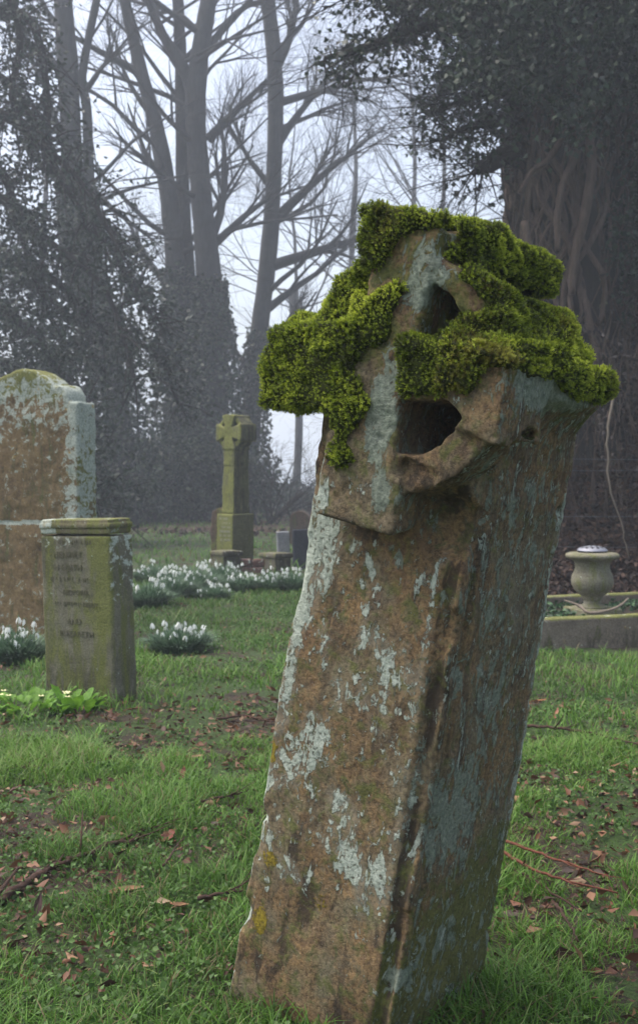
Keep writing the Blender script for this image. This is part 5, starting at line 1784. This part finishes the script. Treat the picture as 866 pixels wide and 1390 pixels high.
# ------------------------------------------------------------------ single fallen leaves that catch the eye
def big_leaf(px, py, L, w, yaw, curl, col, label, seed, tilt=0.2, lobes=0):
    rnd = random.Random(seed)
    Yd = 1443 * CAM_H / (py - 650)
    v = at(px, py, Yd)
    mb = MB(); vs = []; n, m = 10, 7
    for i in range(n + 1):
        t = i / n
        wd = w * .5 * math.sin(math.pi * (.03 + .95 * t) ** .85) * (1 + (.28 * math.sin(t * 25) if lobes else .05 * math.sin(t * 30)))
        for j in range(m):
            u = -1 + 2 * j / (m - 1)
            a = u * curl
            y = wd * (math.sin(a) / curl if curl > .01 else u)
            z = wd * (1 - math.cos(a)) / max(curl, .01) + .25 * L * (t - .5) ** 2 + rnd.gauss(0, L * .008)
            vs.append(((t - .5) * L, y, z))
    fs = [(i * m + j, i * m + j + 1, (i + 1) * m + j + 1, (i + 1) * m + j) for i in range(n) for j in range(m - 1)]
    mb.add(vs, fs)
    mb.tube([(-.5 * L, 0, .06 * L), (-.62 * L, 0, .05 * L), (-.75 * L, .02 * L, .02 * L)], [.0012, .001, .0009], 5)
    M = NT('fallen_leaf'); co = M.coords(1.0, 'Object', True)
    n1 = M.noise(co, 90, 5, .65); n2 = M.noise(M.coords((1, 8, 1), 'Object', True), 30, 3, .5)
    c = M.ramp(M.math('ADD', M.math('MULTIPLY', n1, .6), M.math('MULTIPLY', n2, .4)), [(.35, tuple(x * .45 for x in col)), (.6, col)])
    M.color(c); M.bump(n2, .003); M.b.inputs['Roughness'].default_value = .5
    o = mb.build('fallen_leaf', M.m)
    o.location = (v.x, v.y, gz(v.x, v.y) + .014); o.rotation_euler = (rnd.uniform(-.25, .25), tilt, yaw)
    tag(o, label, 'leaf', 'fallen leaves that stand out in the grass')
TAN = (.30, .165, .085); REDB = (.20, .055, .035); PLUM = (.09, .05, .045)
big_leaf(172, 1222, .085, .034, .25, 1.2, TAN, 'large curled tan leaf in the bare patch at the lower left', 1, -.1)
big_leaf(247, 1240, .045, .030, 1.0, 1.0, TAN, 'small curled tan leaf between the large tan leaf and the leaning gravestone', 2)
big_leaf(228, 1148, .050, .042, .6, .4, REDB, 'red-brown lobed leaf lying in the grass above the large curled tan leaf', 3, -.5, 1)
big_leaf(52, 1245, .065, .022, 1.3, .9, PLUM, 'narrow purple-brown leaf standing up below the lower left branch', 4, -1.1)
big_leaf(183, 978, .06, .035, .3, .5, REDB, 'dark red leaf at the foot of the small headstone', 5, -.1)
big_leaf(268, 1038, .045, .016, .1, .8, TAN, 'narrow pale tan leaf in the grass right of the small headstone', 6, -.1)
big_leaf(222, 935, .055, .022, 1.1, .8, (.24, .13, .09), 'pinkish-brown curled leaf beside the base of the small headstone', 7, -.6)
big_leaf(248, 1062, .05, .022, 1.4, .5, REDB, 'upright red-brown leaf in the middle of the lawn left of the leaning gravestone', 8, -.8)
big_leaf(733, 955, .06, .02, .2, .7, (.27, .11, .04), 'orange-brown leaf just below the kerb, right of the leaning gravestone', 9, -.1)
big_leaf(700, 1082, .04, .014, -.6, .6, (.45, .20, .07), 'small bright orange leaf touching the right side of the leaning gravestone', 10, .1)
big_leaf(755, 980, .06, .018, 1.0, .5, (.26, .10, .05), 'rusty curled leaf sticking up beyond the small orange leaf', 11, -.7)
big_leaf(818, 1030, .05, .022, 1.2, .6, REDB, 'dark red leaf beside the long brown twig on the right', 12, -.2)
# ------------------------------------------------------------------ mist
def build_haze():
    mb = MB()
    x0, x1, y0, y1, z0, z1 = -145, 145, -13, 385, -2.6, 24
    vs = [(x, y, z) for x in (x0, x1) for y in (y0, y1) for z in (z0, z1)]
    mb.add(vs, [(0, 1, 3, 2), (4, 6, 7, 5), (0, 4, 5, 1), (2, 3, 7, 6), (0, 2, 6, 4), (1, 5, 7, 3)])
    m = bpy.data.materials.new('mist_air')
    m.use_nodes = True
    t = m.node_tree
    t.nodes.clear()
    o = t.nodes.new('ShaderNodeOutputMaterial')
    v = t.nodes.new('ShaderNodeVolumePrincipled')
    v.inputs['Color'].default_value = (.82, .89, 1.0, 1)
    v.inputs['Density'].default_value = HAZE
    v.inputs['Anisotropy'].default_value = 0.2
    t.links.new(v.outputs[0], o.inputs['Volume'])
    ob = mb.build('haze', m, None, False)
    tag(ob, kind='stuff')
HAZE = 0.0053
build_haze()
